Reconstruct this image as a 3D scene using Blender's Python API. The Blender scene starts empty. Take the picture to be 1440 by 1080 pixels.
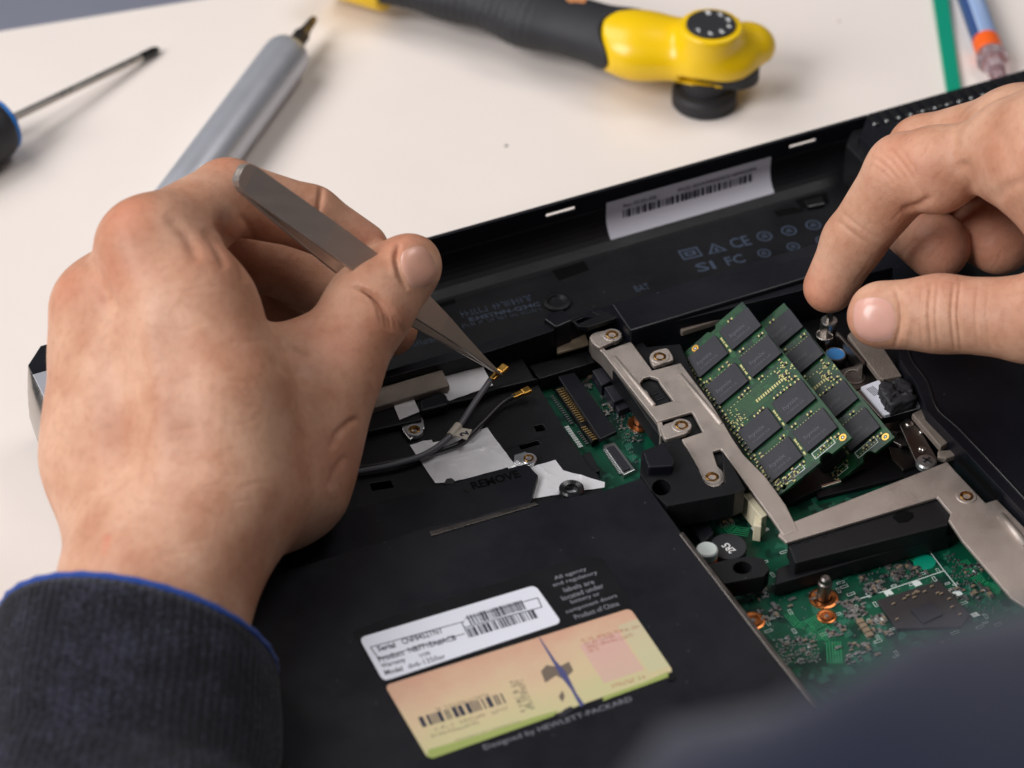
import bpy, bmesh, math, random
import numpy as np
from mathutils import Vector, Matrix
from mathutils.geometry import tessellate_polygon
from mathutils.bvhtree import BVHTree

sc = bpy.context.scene
col = sc.collection
rnd = random.Random(7)

# ------------------------------------------------------------------ camera
# World axes follow the laptop: X along its long side, Y away from the viewer, Z up, table top at z = 0.
# All modelling numbers below are millimetres; meshes are written in metres.
FPX, CX, CY = 3720.0, 720.0, 540.0            # focal length and centre in pixels of the 1440x1080 photograph
ZL = 34.0                                     # height of the laptop's upward-facing underside
_v1 = np.array([11350 - CX, -2680 - CY, FPX]); _v2 = np.array([-1565 - CX, -2700 - CY, FPX])
_X = _v1 / np.linalg.norm(_v1); _Y = _v2 - _X * (_X @ _v2); _Y /= np.linalg.norm(_Y); _Z = np.cross(_X, _Y)
RC = np.stack([_X, _Y, _Z], 1)
CAM = -(RC.T @ np.array([0, 0, 1.0])) * 780.0 + np.array([0, 0, ZL])

def P(px, py, z=ZL):
    """where the ray through a photo pixel meets the level z"""
    d = RC.T @ np.array([px - CX, py - CY, FPX]); return CAM + d * ((z - CAM[2]) / d[2])
def PD(px, py, d):
    """the point at depth d on the ray through a photo pixel"""
    return CAM + RC.T @ np.array([px - CX, py - CY, FPX]) * (d / FPX)
def PX(pts, z=ZL):
    return [tuple(P(a, b, z)[:2]) for a, b in pts]
def zm(x0, y0, s):
    return lambda *pts: [(x0 + u / s, y0 + v / s) for u, v in pts]

cam_data = bpy.data.cameras.new('camera'); cam = bpy.data.objects.new('camera', cam_data); col.objects.link(cam)
cam_data.sensor_width = 36.0; cam_data.lens = FPX / 1440 * 36.0
cam_data.clip_start = 0.02; cam_data.clip_end = 30
_r, _d, _f = RC[0], RC[1], RC[2]
cam.matrix_world = Matrix(((_r[0], -_d[0], -_f[0], CAM[0] / 1000), (_r[1], -_d[1], -_f[1], CAM[1] / 1000),
                           (_r[2], -_d[2], -_f[2], CAM[2] / 1000), (0, 0, 0, 1)))
cam_data.dof.use_dof = True
cam_data.dof.focus_distance = 0.775
cam_data.dof.aperture_fstop = 10.5
cam_data.dof.aperture_blades = 9
sc.camera = cam

# ------------------------------------------------------------------ light
world = bpy.data.worlds.new('World'); sc.world = world; world.use_nodes = True
bg = world.node_tree.nodes['Background']; bg.inputs[0].default_value = (0.86, 0.92, 1.0, 1); bg.inputs[1].default_value = 0.085

def area(name, loc, target, size, power, colour, size_y=None):
    l = bpy.data.lights.new(name, 'AREA'); l.energy = power; l.color = colour; l.size = size
    if size_y: l.shape = 'RECTANGLE'; l.size_y = size_y
    o = bpy.data.objects.new(name, l); col.objects.link(o)
    o.location = loc
    o.rotation_euler = (Vector(target) - Vector(loc)).to_track_quat('-Z', 'Y').to_euler()
    return o
area('window_softbox', (-2.1, -0.30, 1.65), (0.0, 0.03, 0.05), 1.3, 64, (1.0, 0.985, 0.99))
area('ceiling_softbox', (-0.95, 1.05, 1.75), (0.08, 0.05, 0.03), 1.2, 22, (1.0, 0.975, 0.965))
area('right_fill', (0.95, 0.15, 1.9), (0.08, 0.0, 0.03), 0.8, 11, (1.0, 0.96, 0.93))  # fill light added to brighten the right side and the foil

sc.view_settings.view_transform = 'Standard'; sc.view_settings.look = 'None'
sc.view_settings.exposure = -0.10; sc.view_settings.gamma = 1.0
sc.cycles.use_denoising = True
sc.cycles.max_bounces = 6

# ------------------------------------------------------------------ helpers
def lin(r, g, b):
    f = lambda c: (c / 255 / 12.92) if c / 255 <= 0.04045 else ((c / 255 + 0.055) / 1.055) ** 2.4
    return (f(r), f(g), f(b), 1)

MATS = {}
def mat(name, color, rough=0.5, metal=0.0, var=0.0, vscale=60, bump=0.0, bscale=1500, spec=0.5, coat=0.0,
        rvar=0.0, sss=0.0, ssr=(0.004, 0.0015, 0.0008), trans=0.0, bdetail=3, aniso=None, alpha=1.0, sheen=0.0):
    m = bpy.data.materials.new(name); m.use_nodes = True
    nt = m.node_tree; b = nt.nodes['Principled BSDF']
    b.inputs['Base Color'].default_value = color; b.inputs['Roughness'].default_value = rough
    b.inputs['Metallic'].default_value = metal; b.inputs['Specular IOR Level'].default_value = spec
    b.inputs['Coat Weight'].default_value = coat; b.inputs['Coat Roughness'].default_value = 0.15
    b.inputs['Transmission Weight'].default_value = trans
    b.inputs['Alpha'].default_value = alpha
    if sheen: b.inputs['Sheen Weight'].default_value = sheen
    if sss:
        b.inputs['Subsurface Weight'].default_value = sss; b.inputs['Subsurface Radius'].default_value = ssr
        b.inputs['Subsurface Scale'].default_value = 1.0
    tc = nt.nodes.new('ShaderNodeTexCoord')
    src = tc.outputs['Object']
    if aniso:
        mp = nt.nodes.new('ShaderNodeMapping'); mp.inputs['Scale'].default_value = aniso
        nt.links.new(src, mp.inputs['Vector']); src = mp.outputs['Vector']
    if var or rvar:
        n = nt.nodes.new('ShaderNodeTexNoise'); n.inputs['Scale'].default_value = vscale; n.inputs['Detail'].default_value = 6
        n.inputs['Roughness'].default_value = 0.65
        nt.links.new(src, n.inputs['Vector'])
        if var:
            mx = nt.nodes.new('ShaderNodeMix'); mx.data_type = 'RGBA'
            mx.inputs['A'].default_value = [c * (1 - var) for c in color[:3]] + [1]
            mx.inputs['B'].default_value = [min(1, c * (1 + var)) for c in color[:3]] + [1]
            nt.links.new(n.outputs['Fac'], mx.inputs['Factor']); nt.links.new(mx.outputs['Result'], b.inputs['Base Color'])
        if rvar:
            mr = nt.nodes.new('ShaderNodeMapRange'); mr.inputs['From Min'].default_value = 0.3; mr.inputs['From Max'].default_value = 0.7
            mr.inputs['To Min'].default_value = max(0.02, rough - rvar); mr.inputs['To Max'].default_value = min(1, rough + rvar)
            nt.links.new(n.outputs['Fac'], mr.inputs['Value']); nt.links.new(mr.outputs['Result'], b.inputs['Roughness'])
    if bump:
        n2 = nt.nodes.new('ShaderNodeTexNoise'); n2.inputs['Scale'].default_value = bscale; n2.inputs['Detail'].default_value = bdetail
        nt.links.new(src, n2.inputs['Vector'])
        bp = nt.nodes.new('ShaderNodeBump'); bp.inputs['Strength'].default_value = bump; bp.inputs['Distance'].default_value = 0.0006
        nt.links.new(n2.outputs['Fac'], bp.inputs['Height']); nt.links.new(bp.outputs['Normal'], b.inputs['Normal'])
    MATS[name] = m
    return m

WM = {}                                           # world matrix of each object, for parenting
def put(o, parent=None, world=None):
    col.objects.link(o)
    w = world if world is not None else Matrix.Identity(4)
    if parent is not None:
        o.parent = parent; o.matrix_parent_inverse = WM[parent].inverted()
    o.matrix_basis = w
    WM[o] = w
    return o
def thing(name, label, cat, base, group=None):
    e = bpy.data.objects.new(name, None); e.empty_display_size = 0.01
    put(e, None, Matrix.Translation(Vector(base) / 1000))
    e['label'] = label; e['category'] = cat
    if group: e['group'] = group
    return e
def tag(o, label, cat, group=None):
    o['label'] = label; o['category'] = cat
    if group: o['group'] = group
    return o

class Fr:
    """a local frame: origin and three axes, millimetres"""
    def __init__(s, o=(0, 0, 0), ex=(1, 0, 0), ey=(0, 1, 0), ez=(0, 0, 1)):
        s.o, s.ex, s.ey, s.ez = [np.array(v, float) for v in (o, ex, ey, ez)]
    def __call__(s, u, v, w=0.0):
        return s.o + s.ex * u + s.ey * v + s.ez * w
WF = Fr()

class MB:
    def __init__(s): s.v, s.f = [], []
    def add(s, vs, fs):
        n = len(s.v); s.v += [tuple(x) for x in vs]; s.f += [tuple(i + n for i in f) for f in fs]; return s
    def extr(s, outer, z0, z1, holes=(), F=WF):
        loops = [list(outer)] + [list(h) for h in holes]
        for k, lp in enumerate(loops):
            a = sum(lp[i][0] * lp[(i + 1) % len(lp)][1] - lp[(i + 1) % len(lp)][0] * lp[i][1] for i in range(len(lp)))
            if (a < 0) == (k == 0): lp.reverse()
        flat = [p for lp in loops for p in lp]; n = len(flat)
        vs = [F(x, y, z1) for x, y in flat] + [F(x, y, z0) for x, y in flat]
        fs = []
        if len(loops) == 1:
            fs.append(tuple(range(n))); fs.append(tuple(range(2 * n - 1, n - 1, -1)))
        else:
            for t in tessellate_polygon([[Vector((x, y, 0)) for x, y in lp] for lp in loops]):
                a, b, c = t
                ar = (flat[b][0] - flat[a][0]) * (flat[c][1] - flat[a][1]) - (flat[c][0] - flat[a][0]) * (flat[b][1] - flat[a][1])
                if abs(ar) < 1e-9: continue
                if ar < 0: a, c = c, a
                fs.append((a, b, c)); fs.append((c + n, b + n, a + n))
        k = 0
        for lp in loops:
            m = len(lp)
            for i in range(m):
                a, b = k + i, k + (i + 1) % m
                fs.append((a, a + n, b + n, b))
            k += m
        return s.add(vs, fs)
    def box(s, x0, x1, y0, y1, z0, z1, F=WF):
        return s.extr([(x0, y0), (x1, y0), (x1, y1), (x0, y1)], z0, z1, F=F)
    def cyl(s, c, r, z0, z1, n=24, F=WF, hole=0):
        ring = lambda q: [(c[0] + q * math.cos(2 * math.pi * i / n), c[1] + q * math.sin(2 * math.pi * i / n)) for i in range(n)]
        return s.extr(ring(r), z0, z1, holes=[ring(hole)] if hole else (), F=F)
    def lathe(s, prof, F=WF, n=32, cap=True):
        """profile of (radius, height) turned about the frame's third axis"""
        vs, fs = [], []
        for r, h in prof:
            vs += [F(r * math.cos(2 * math.pi * i / n), r * math.sin(2 * math.pi * i / n), h) for i in range(n)]
        for k in range(len(prof) - 1):
            for i in range(n):
                a, b = k * n + i, k * n + (i + 1) % n
                fs.append((a, b, b + n, a + n))
        if cap:
            fs.append(tuple(range(n - 1, -1, -1))); m = (len(prof) - 1) * n; fs.append(tuple(range(m, m + n)))
        return s.add(vs, fs)
    def tube(s, pts, r, n=12, cap=True):
        pts = [np.array(p, float) for p in pts]; m = len(pts)
        rs = r if hasattr(r, '__len__') else [r] * m
        t0 = pts[1] - pts[0]; up = np.cross(t0, [0.3, 0.2, 1.0]); vs, fs = [], []
        for k in range(m):
            t = pts[min(k + 1, m - 1)] - pts[max(k - 1, 0)]; t /= np.linalg.norm(t)
            up = up - t * (up @ t); up /= np.linalg.norm(up); w = np.cross(t, up)
            vs += [pts[k] + rs[k] * (up * math.cos(2 * math.pi * i / n) + w * math.sin(2 * math.pi * i / n)) for i in range(n)]
        for k in range(m - 1):
            for i in range(n):
                a, b = k * n + i, k * n + (i + 1) % n
                fs.append((a, b, b + n, a + n))
        if cap: fs.append(tuple(range(n - 1, -1, -1))); fs.append(tuple(range((m - 1) * n, m * n)))
        return s.add(vs, fs)
    def mesh(s, name):
        me = bpy.data.meshes.new(name)
        me.from_pydata([(x / 1000, y / 1000, z / 1000) for x, y, z in s.v], [], s.f)
        bm = bmesh.new(); bm.from_mesh(me); bmesh.ops.recalc_face_normals(bm, faces=bm.faces); bm.to_mesh(me); bm.free()
        return me
    def build(s, name, m, parent=None, bevel=0.0, smooth=False, seg=2, kind=None, world=None):
        me = s.mesh(name); me.materials.append(MATS[m])
        return finish(name, me, parent, bevel, smooth, seg, kind, world)
def finish(name, me, parent=None, bevel=0.0, smooth=False, seg=2, kind=None, world=None):
    o = bpy.data.objects.new(name, me)
    if smooth:
        for p in me.polygons: p.use_smooth = True
    if bevel:
        b = o.modifiers.new('bevel', 'BEVEL'); b.width = bevel / 1000; b.segments = seg; b.limit_method = 'ANGLE'; b.angle_limit = math.radians(38)
        b.harden_normals = False
        if smooth is False:
            for p in me.polygons: p.use_smooth = False
    if kind: o['kind'] = kind
    return put(o, parent, world)
def prism(name, pts, z, h, m, parent=None, bevel=0.25, holes=(), smooth=False, seg=2, kind=None):
    """outline traced on the photo at level z, made solid downwards by h"""
    return MB().extr(PX(pts, z), z - h, z, [PX(q, z) for q in holes]).build(name, m, parent, bevel, smooth, seg, kind)
def circ(px, py, r, n=20):
    """outline, in photo pixels at ZL scale, of a level circle with radius r mm"""
    c = P(px, py); return [(c[0] + r * math.cos(2 * math.pi * i / n), c[1] + r * math.sin(2 * math.pi * i / n)) for i in range(n)]
def smooth_path(pts, n=8):
    pts = [np.array(p, float) for p in pts]; q = [pts[0] * 2 - pts[1]] + pts + [pts[-1] * 2 - pts[-2]]; out = []
    for i in range(1, len(q) - 2):
        for k in range(n):
            t = k / n
            out.append(0.5 * (2 * q[i] + (q[i + 1] - q[i - 1]) * t + (2 * q[i - 1] - 5 * q[i] + 4 * q[i + 1] - q[i + 2]) * t * t
                              + (3 * q[i] - q[i - 1] - 3 * q[i + 1] + q[i + 2]) * t ** 3))
    out.append(pts[-1]); return out
def round_poly(pts, r, n=5):
    """round every corner of a flat outline"""
    out = []; m = len(pts)
    for i in range(m):
        a, b, c = [np.array(pts[(i + k) % m], float) for k in (-1, 0, 1)]
        la, lc = np.linalg.norm(a - b), np.linalg.norm(c - b); q = min(r, la * .45, lc * .45)
        p0, p1 = b + (a - b) / la * q, b + (c - b) / lc * q
        for k in range(n + 1):
            t = k / n; out.append(tuple((1 - t) ** 2 * p0 + 2 * t * (1 - t) * b + t * t * p1))
    return out

def text(name, s, F, width, height, m, parent, bold=0.0, lift=0.03, align='L'):
    """lettering lying in frame F: width and cap height in mm"""
    cu = bpy.data.curves.new('txt', 'FONT'); cu.body = s; cu.size = 1; cu.offset = bold; cu.resolution_u = 2
    if '\n' in s: cu.align_x = 'CENTER' if align == 'C' else 'LEFT'
    t = bpy.data.objects.new('txt', cu); col.objects.link(t)
    bpy.context.view_layer.update()
    me = bpy.data.meshes.new_from_object(t.evaluated_get(bpy.context.evaluated_depsgraph_get()))
    bpy.data.objects.remove(t); bpy.data.curves.remove(cu)
    co = np.array([v.co[:] for v in me.vertices]); x0, x1 = co[:, 0].min(), co[:, 0].max()
    y0, y1 = co[:, 1].min(), co[:, 1].max()
    sx = width / (x1 - x0); sy = height / (y1 - y0) if height else sx
    for v in me.vertices:
        p = F((v.co.x - x0) * sx, (v.co.y - y0) * sy, lift); v.co = Vector(p) / 1000
    me.materials.clear(); me.materials.append(MATS[m])
    return finish(name, me, parent)
def base_frame(a, b, z):
    """frame on level z whose first axis runs from pixel a to pixel b; also the distance"""
    A, B = P(*a, z), P(*b, z); d = B - A; L = np.linalg.norm(d); ex = d / L
    return Fr(A, ex, np.cross([0, 0, 1], ex), (0, 0, 1)), L
# ------------------------------------------------------------------ materials
mat('table_paint', lin(236, 226, 219), 0.42, var=0.025, vscale=25, bump=0.03, bscale=900, rvar=0.06, spec=0.35)
mat('floor_grey', lin(158, 160, 178), 0.7, var=0.12, vscale=6)
mat('black_plastic', (0.0062, 0.0064, 0.008, 1), 0.46, var=0.25, vscale=40, bump=0.16, bscale=2600, rvar=0.10, spec=0.30)
mat('black_plastic_fine', (0.0055, 0.006, 0.0095, 1), 0.42, var=0.2, vscale=30, bump=0.08, bscale=4200, rvar=0.13, spec=0.32)
mat('black_gloss', (0.010, 0.010, 0.011, 1), 0.22, var=0.2, vscale=50, rvar=0.08)
mat('black_rubber', (0.018, 0.018, 0.022, 1), 0.62, var=0.2, vscale=80, bump=0.15, bscale=1800)
mat('pit_black', (0.002, 0.002, 0.002, 1), 0.8, spec=0.1)  # near-black painting the shade inside holes, pockets and grooves; also used for lettering
mat('bracket_metal', lin(186, 175, 167), 0.44, metal=0.75, var=0.10, vscale=120, bump=0.28, bscale=4600, rvar=0.12)
mat('gasket_fabric', lin(140, 128, 119), 0.62, metal=0.55, var=0.25, vscale=260, bump=0.55, bscale=2600)
mat('steel', lin(190, 184, 178), 0.30, metal=1.0, var=0.10, vscale=120, bump=0.05, bscale=900, rvar=0.08)
mat('dark_steel', lin(120, 114, 110), 0.36, metal=1.0, var=0.15, vscale=150, bump=0.08, bscale=1200, rvar=0.1)
mat('tweezer_steel', lin(190, 180, 172), 0.40, metal=0.85, var=0.06, vscale=90, bump=0.10, bscale=600, rvar=0.05, aniso=(1, 8, 1))
mat('foil', lin(215, 214, 216), 0.33, metal=0.9, var=0.05, vscale=100, bump=0.9, bscale=130, rvar=0.14, bdetail=4)
mat('foil_soft', lin(232, 231, 234), 0.36, metal=0.25, var=0.05, vscale=120, bump=0.3, bscale=300, rvar=0.1)
mat('white_foil', lin(226, 224, 226), 0.45, metal=0.12, var=0.06, vscale=120, bump=0.8, bscale=160, rvar=0.12, bdetail=4)
mat('brass', lin(158, 118, 66), 0.30, metal=1.0, var=0.2, vscale=300, rvar=0.1)
mat('gold', lin(206, 156, 78), 0.30, metal=1.0, var=0.12, vscale=500, rvar=0.08)
mat('copper', lin(196, 120, 70), 0.33, metal=1.0, var=0.25, vscale=300, rvar=0.1)
mat('solder', lin(176, 178, 178), 0.30, metal=0.9, var=0.15, vscale=600)
mat('pcb_edge', lin(60, 92, 62), 0.6)
mat('chip_black', lin(30, 30, 39), 0.52, var=0.10, vscale=200, bump=0.10, bscale=5200, rvar=0.06)
mat('chip_print', lin(70, 70, 80), 0.5)
mat('contact_gold', lin(168, 140, 92), 0.4, metal=.6, var=.2, vscale=600)
mat('pad_gold', lin(186, 180, 122), 0.45, metal=0.3, var=0.2, vscale=700)
mat('component_tan', lin(128, 112, 92), 0.5, var=0.3, vscale=900)
mat('component_dark', lin(40, 38, 40), 0.45, var=0.3, vscale=900)
mat('silk_white', lin(205, 214, 210), 0.6)
mat('paper_white', lin(220, 222, 232), 0.42, var=0.03, vscale=90, spec=0.4)
mat('paper_grey', lin(196, 194, 204), 0.45, var=0.06, vscale=60)
mat('ink', lin(44, 44, 60), 0.6, var=0.3, vscale=900)
mat('ink_soft', lin(110, 96, 84), 0.6, var=0.2, vscale=700)
mat('ink_red', lin(176, 92, 80), 0.6)
mat('ink_blue', lin(70, 72, 118), 0.6)
mat('coa_green', lin(152, 164, 92), 0.45, var=0.1, vscale=150)
mat('print_grey', lin(120, 122, 130), 0.6)
mat('print_blue', lin(50, 61, 79), 0.6)
mat('cream_plastic', lin(214, 204, 176), 0.5, var=0.08, vscale=200)
mat('blue_cap', lin(58, 128, 190), 0.38, var=0.15, vscale=300)
mat('cable_grey', lin(92, 92, 98), 0.45, var=0.08, vscale=200)
mat('cable_black', (0.012, 0.012, 0.013, 1), 0.42)
mat('tag_tape', lin(198, 190, 176), 0.5, var=0.1, vscale=300)
mat('yellow_plastic', lin(244, 200, 0), 0.34, var=0.05, vscale=60, bump=0.03, bscale=1500, coat=0.15)
mat('orange_plastic', lin(244, 100, 28), 0.4)
mat('green_plastic', lin(0, 146, 116), 0.4, var=0.06, vscale=50)
mat('tube_blue', lin(150, 174, 214), 0.3, var=0.05)
mat('tube_navy', lin(44, 74, 128), 0.3)
mat('aluminium', lin(198, 200, 208), 0.40, metal=0.6, var=0.04, vscale=60, bump=0.05, bscale=2500, rvar=0.04)
mat('driver_blue', lin(20, 110, 190), 0.4)
mat('clear_plastic', lin(236, 214, 222), 0.12, trans=0.85)
mat('white_dot', lin(232, 232, 232), 0.5)

def add_dust(name, amount, scale):
    """sparse pale dust and hair-fine scuffs lying on dark plastic"""
    nt = MATS[name].node_tree; b = nt.nodes['Principled BSDF']; link = b.inputs['Base Color'].links[0].from_socket
    tc = nt.nodes.new('ShaderNodeTexCoord'); v = nt.nodes.new('ShaderNodeTexVoronoi'); v.inputs['Scale'].default_value = scale; nt.links.new(tc.outputs['Object'], v.inputs['Vector'])
    w = nt.nodes.new('ShaderNodeTexWhiteNoise'); nt.links.new(v.outputs['Position'], w.inputs['Vector'])
    a = nt.nodes.new('ShaderNodeMath'); a.operation = 'GREATER_THAN'; a.inputs[1].default_value = 1 - amount; nt.links.new(w.outputs['Value'], a.inputs[0])
    d = nt.nodes.new('ShaderNodeMath'); d.operation = 'LESS_THAN'; d.inputs[1].default_value = .11; nt.links.new(v.outputs['Distance'], d.inputs[0])
    m = nt.nodes.new('ShaderNodeMath'); m.operation = 'MULTIPLY'; nt.links.new(a.outputs[0], m.inputs[0]); nt.links.new(d.outputs[0], m.inputs[1])
    x = nt.nodes.new('ShaderNodeMix'); x.data_type = 'RGBA'; x.inputs['B'].default_value = (.07, .07, .075, 1); nt.links.new(m.outputs[0], x.inputs['Factor']); nt.links.new(link, x.inputs['A']); nt.links.new(x.outputs['Result'], b.inputs['Base Color'])
add_dust('black_plastic_fine', .05, 520); add_dust('black_plastic', .04, 520)
def pcb_material(name, base, light, dark, scale):
    """solder mask over copper: streets of traces, pour islands and pads, as flat print and fine relief"""
    m = mat(name, base, 0.42, coat=0.12, spec=0.35); nt = m.node_tree; b = nt.nodes['Principled BSDF']
    tc = nt.nodes.new('ShaderNodeTexCoord')
    vo = nt.nodes.new('ShaderNodeTexVoronoi'); vo.distance = 'CHEBYCHEV'; vo.inputs['Scale'].default_value = scale
    vo.inputs['Randomness'].default_value = 0.9
    nt.links.new(tc.outputs['Object'], vo.inputs['Vector'])
    br = nt.nodes.new('ShaderNodeTexBrick'); br.inputs['Scale'].default_value = scale * 1.4
    br.inputs['Color1'].default_value = (0, 0, 0, 1); br.inputs['Color2'].default_value = (1, 1, 1, 1)
    br.inputs['Mortar'].default_value = (0.9, 0.9, 0.9, 1); br.inputs['Mortar Size'].default_value = 0.06
    nz = nt.nodes.new('ShaderNodeTexNoise'); nz.inputs['Scale'].default_value = scale * .35; nz.inputs['Detail'].default_value = 2
    nt.links.new(tc.outputs['Object'], nz.inputs['Vector'])
    mp = nt.nodes.new('ShaderNodeMapping'); mp.inputs['Rotation'].default_value = (0, 0, 0.78)
    nt.links.new(tc.outputs['Object'], mp.inputs['Vector']); nt.links.new(mp.outputs['Vector'], br.inputs['Vector'])
    mix1 = nt.nodes.new('ShaderNodeMix'); mix1.data_type = 'RGBA'; mix1.inputs['A'].default_value = dark; mix1.inputs['B'].default_value = base
    r1 = nt.nodes.new('ShaderNodeValToRGB'); r1.color_ramp.elements[0].position = 0.42; r1.color_ramp.elements[1].position = 0.5
    nt.links.new(nz.outputs['Fac'], r1.inputs['Fac']); nt.links.new(r1.outputs['Color'], mix1.inputs['Factor'])
    mix2 = nt.nodes.new('ShaderNodeMix'); mix2.data_type = 'RGBA'; mix2.inputs['B'].default_value = light
    mu = nt.nodes.new('ShaderNodeMath'); mu.operation = 'GREATER_THAN'; mu.inputs[1].default_value = 0.78
    nt.links.new(vo.outputs['Color'], mu.inputs[0])
    mm = nt.nodes.new('ShaderNodeMath'); mm.operation = 'MULTIPLY'
    nt.links.new(mu.outputs[0], mm.inputs[0]); nt.links.new(br.outputs['Fac'], mm.inputs[1])
    ad = nt.nodes.new('ShaderNodeMath'); ad.operation = 'MULTIPLY'; ad.inputs[1].default_value = 0.85
    nt.links.new(mm.outputs[0], ad.inputs[0])
    nt.links.new(mix1.outputs['Result'], mix2.inputs['A']); nt.links.new(ad.outputs[0], mix2.inputs['Factor'])
    nt.links.new(mix2.outputs['Result'], b.inputs['Base Color'])
    bp = nt.nodes.new('ShaderNodeBump'); bp.inputs['Strength'].default_value = 0.25; bp.inputs['Distance'].default_value = 0.0001
    nt.links.new(br.outputs['Fac'], bp.inputs['Height']); nt.links.new(bp.outputs['Normal'], b.inputs['Normal'])
    return m
pcb_material('pcb_green', lin(4, 76, 54), lin(52, 120, 98), lin(3, 48, 38), 420)
pcb_material('pcb_module', lin(8, 62, 31), lin(34, 94, 52), lin(4, 42, 28), 600)

def coa_material():
    """certificate paper: peach above, straw below, a pink square and mottling - flat print"""
    m = mat('coa_paper', lin(222, 196, 150), 0.42, spec=0.4); nt = m.node_tree; b = nt.nodes['Principled BSDF']
    tc = nt.nodes.new('ShaderNodeTexCoord'); sp = nt.nodes.new('ShaderNodeSeparateXYZ'); nt.links.new(tc.outputs['Generated'], sp.inputs[0])
    nz = nt.nodes.new('ShaderNodeTexNoise'); nz.inputs['Scale'].default_value = 70; nz.inputs['Detail'].default_value = 8; nz.inputs['Roughness'].default_value = .7
    nt.links.new(tc.outputs['Object'], nz.inputs['Vector'])
    ad = nt.nodes.new('ShaderNodeMath'); ad.operation = 'MULTIPLY_ADD'; ad.inputs[1].default_value = 1.0; nt.links.new(nz.outputs['Fac'], ad.inputs[0])
    nt.links.new(sp.outputs['Y'], ad.inputs[2])
    rp = nt.nodes.new('ShaderNodeValToRGB'); e = rp.color_ramp.elements
    e[0].position = 0.36; e[0].color = lin(196, 188, 144); e[1].position = 1.2 / 1.3; e[1].color = lin(202, 158, 134)
    k = rp.color_ramp.elements.new(0.56); k.color = lin(206, 184, 148)
    k = rp.color_ramp.elements.new(0.74); k.color = lin(206, 174, 146)
    sx_ = nt.nodes.new('ShaderNodeMath'); sx_.operation = 'MULTIPLY'; sx_.inputs[1].default_value = .62; nt.links.new(ad.outputs[0], sx_.inputs[0]); nt.links.new(sx_.outputs[0], rp.inputs['Fac'])
    def band(out, lo, hi):
        a = nt.nodes.new('ShaderNodeMath'); a.operation = 'GREATER_THAN'; a.inputs[1].default_value = lo; nt.links.new(out, a.inputs[0])
        c = nt.nodes.new('ShaderNodeMath'); c.operation = 'LESS_THAN'; c.inputs[1].default_value = hi; nt.links.new(out, c.inputs[0])
        d = nt.nodes.new('ShaderNodeMath'); d.operation = 'MULTIPLY'; nt.links.new(a.outputs[0], d.inputs[0]); nt.links.new(c.outputs[0], d.inputs[1]); return d.outputs[0]
    def over(prev, mask, colour, s):
        q = nt.nodes.new('ShaderNodeMath'); q.operation = 'MULTIPLY'; q.inputs[1].default_value = s; nt.links.new(mask, q.inputs[0])
        x = nt.nodes.new('ShaderNodeMix'); x.data_type = 'RGBA'; x.inputs['B'].default_value = colour
        nt.links.new(q.outputs[0], x.inputs['Factor']); nt.links.new(prev, x.inputs['A']); return x.outputs['Result']
    def both(a, c):
        d = nt.nodes.new('ShaderNodeMath'); d.operation = 'MULTIPLY'; nt.links.new(a, d.inputs[0]); nt.links.new(c, d.inputs[1]); return d.outputs[0]
    c = rp.outputs['Color']
    c = over(c, both(band(sp.outputs['X'], 0.74, 0.905), band(sp.outputs['Y'], 0.16, 0.70)), lin(206, 160, 160), 0.6)
    c = over(c, both(band(sp.outputs['X'], 0.915, 1.0), band(sp.outputs['Y'], 0.1, 0.78)), lin(190, 190, 156), 0.6)
    nt.links.new(c, b.inputs['Base Color'])
coa_material()

# ------------------------------------------------------------------ the table and the floor beyond it
e0, e1 = P(0, 42, 0), P(265, 0, 0); ed = (e1 - e0) / np.linalg.norm(e1 - e0); en = np.array([-ed[1], ed[0], 0])
corner = lambda a, b: tuple((e0 + ed * a + en * b)[:2])
o = MB().extr([corner(-420, 0), corner(900, 0), corner(900, -760), corner(-420, -760)], -28, 0).build('tabletop', 'table_paint', None, 1.2)
o['kind'] = 'structure'
for a_, r__ in (((712, 205), .5), ((65, 676), .45), ((1180, 30), .3)):
    c = P(*a_, 0); MB().lathe([(r__ * 1.3, 0.02), (r__, .25), (r__ * .4, .4)], Fr((c[0], c[1], 0)), 7).build('speck', 'component_dark', o, smooth=True)
o = MB().box(-2500, 2500, -2500, 3500, -760, -740).build('floor', 'floor_grey'); o['kind'] = 'structure'

# ------------------------------------------------------------------ laptop
A = zm(480, 360, 3); B = zm(560, 480, 4.8); Cz = zm(740, 440, 4.154); Dz = zm(1140, 440, 3.857); E = zm(940, 420, 3.6)
G = zm(800, 400, 3); H = zm(960, 680, 4.908); I = zm(1180, 700, 4.908); J = zm(940, 680, 2.7); K = zm(480, 480, 4.91)
L = zm(480, 740, 2.88); M = zm(560, 200, 2.1176)
XL, XR, YB, YF = -127.0, 246.0, 75.0, -176.0
TX0, TX1 = -112.0, P(1208, 190)[0]                 # battery bay, along X
TY = P(862, 427)[1]                               # its near edge
ZB = 15.0                                         # floor of the battery bay
laptop = thing('laptop', 'black laptop lying upside down with its bottom covers removed', 'laptop', (60, -50, 0))

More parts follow.
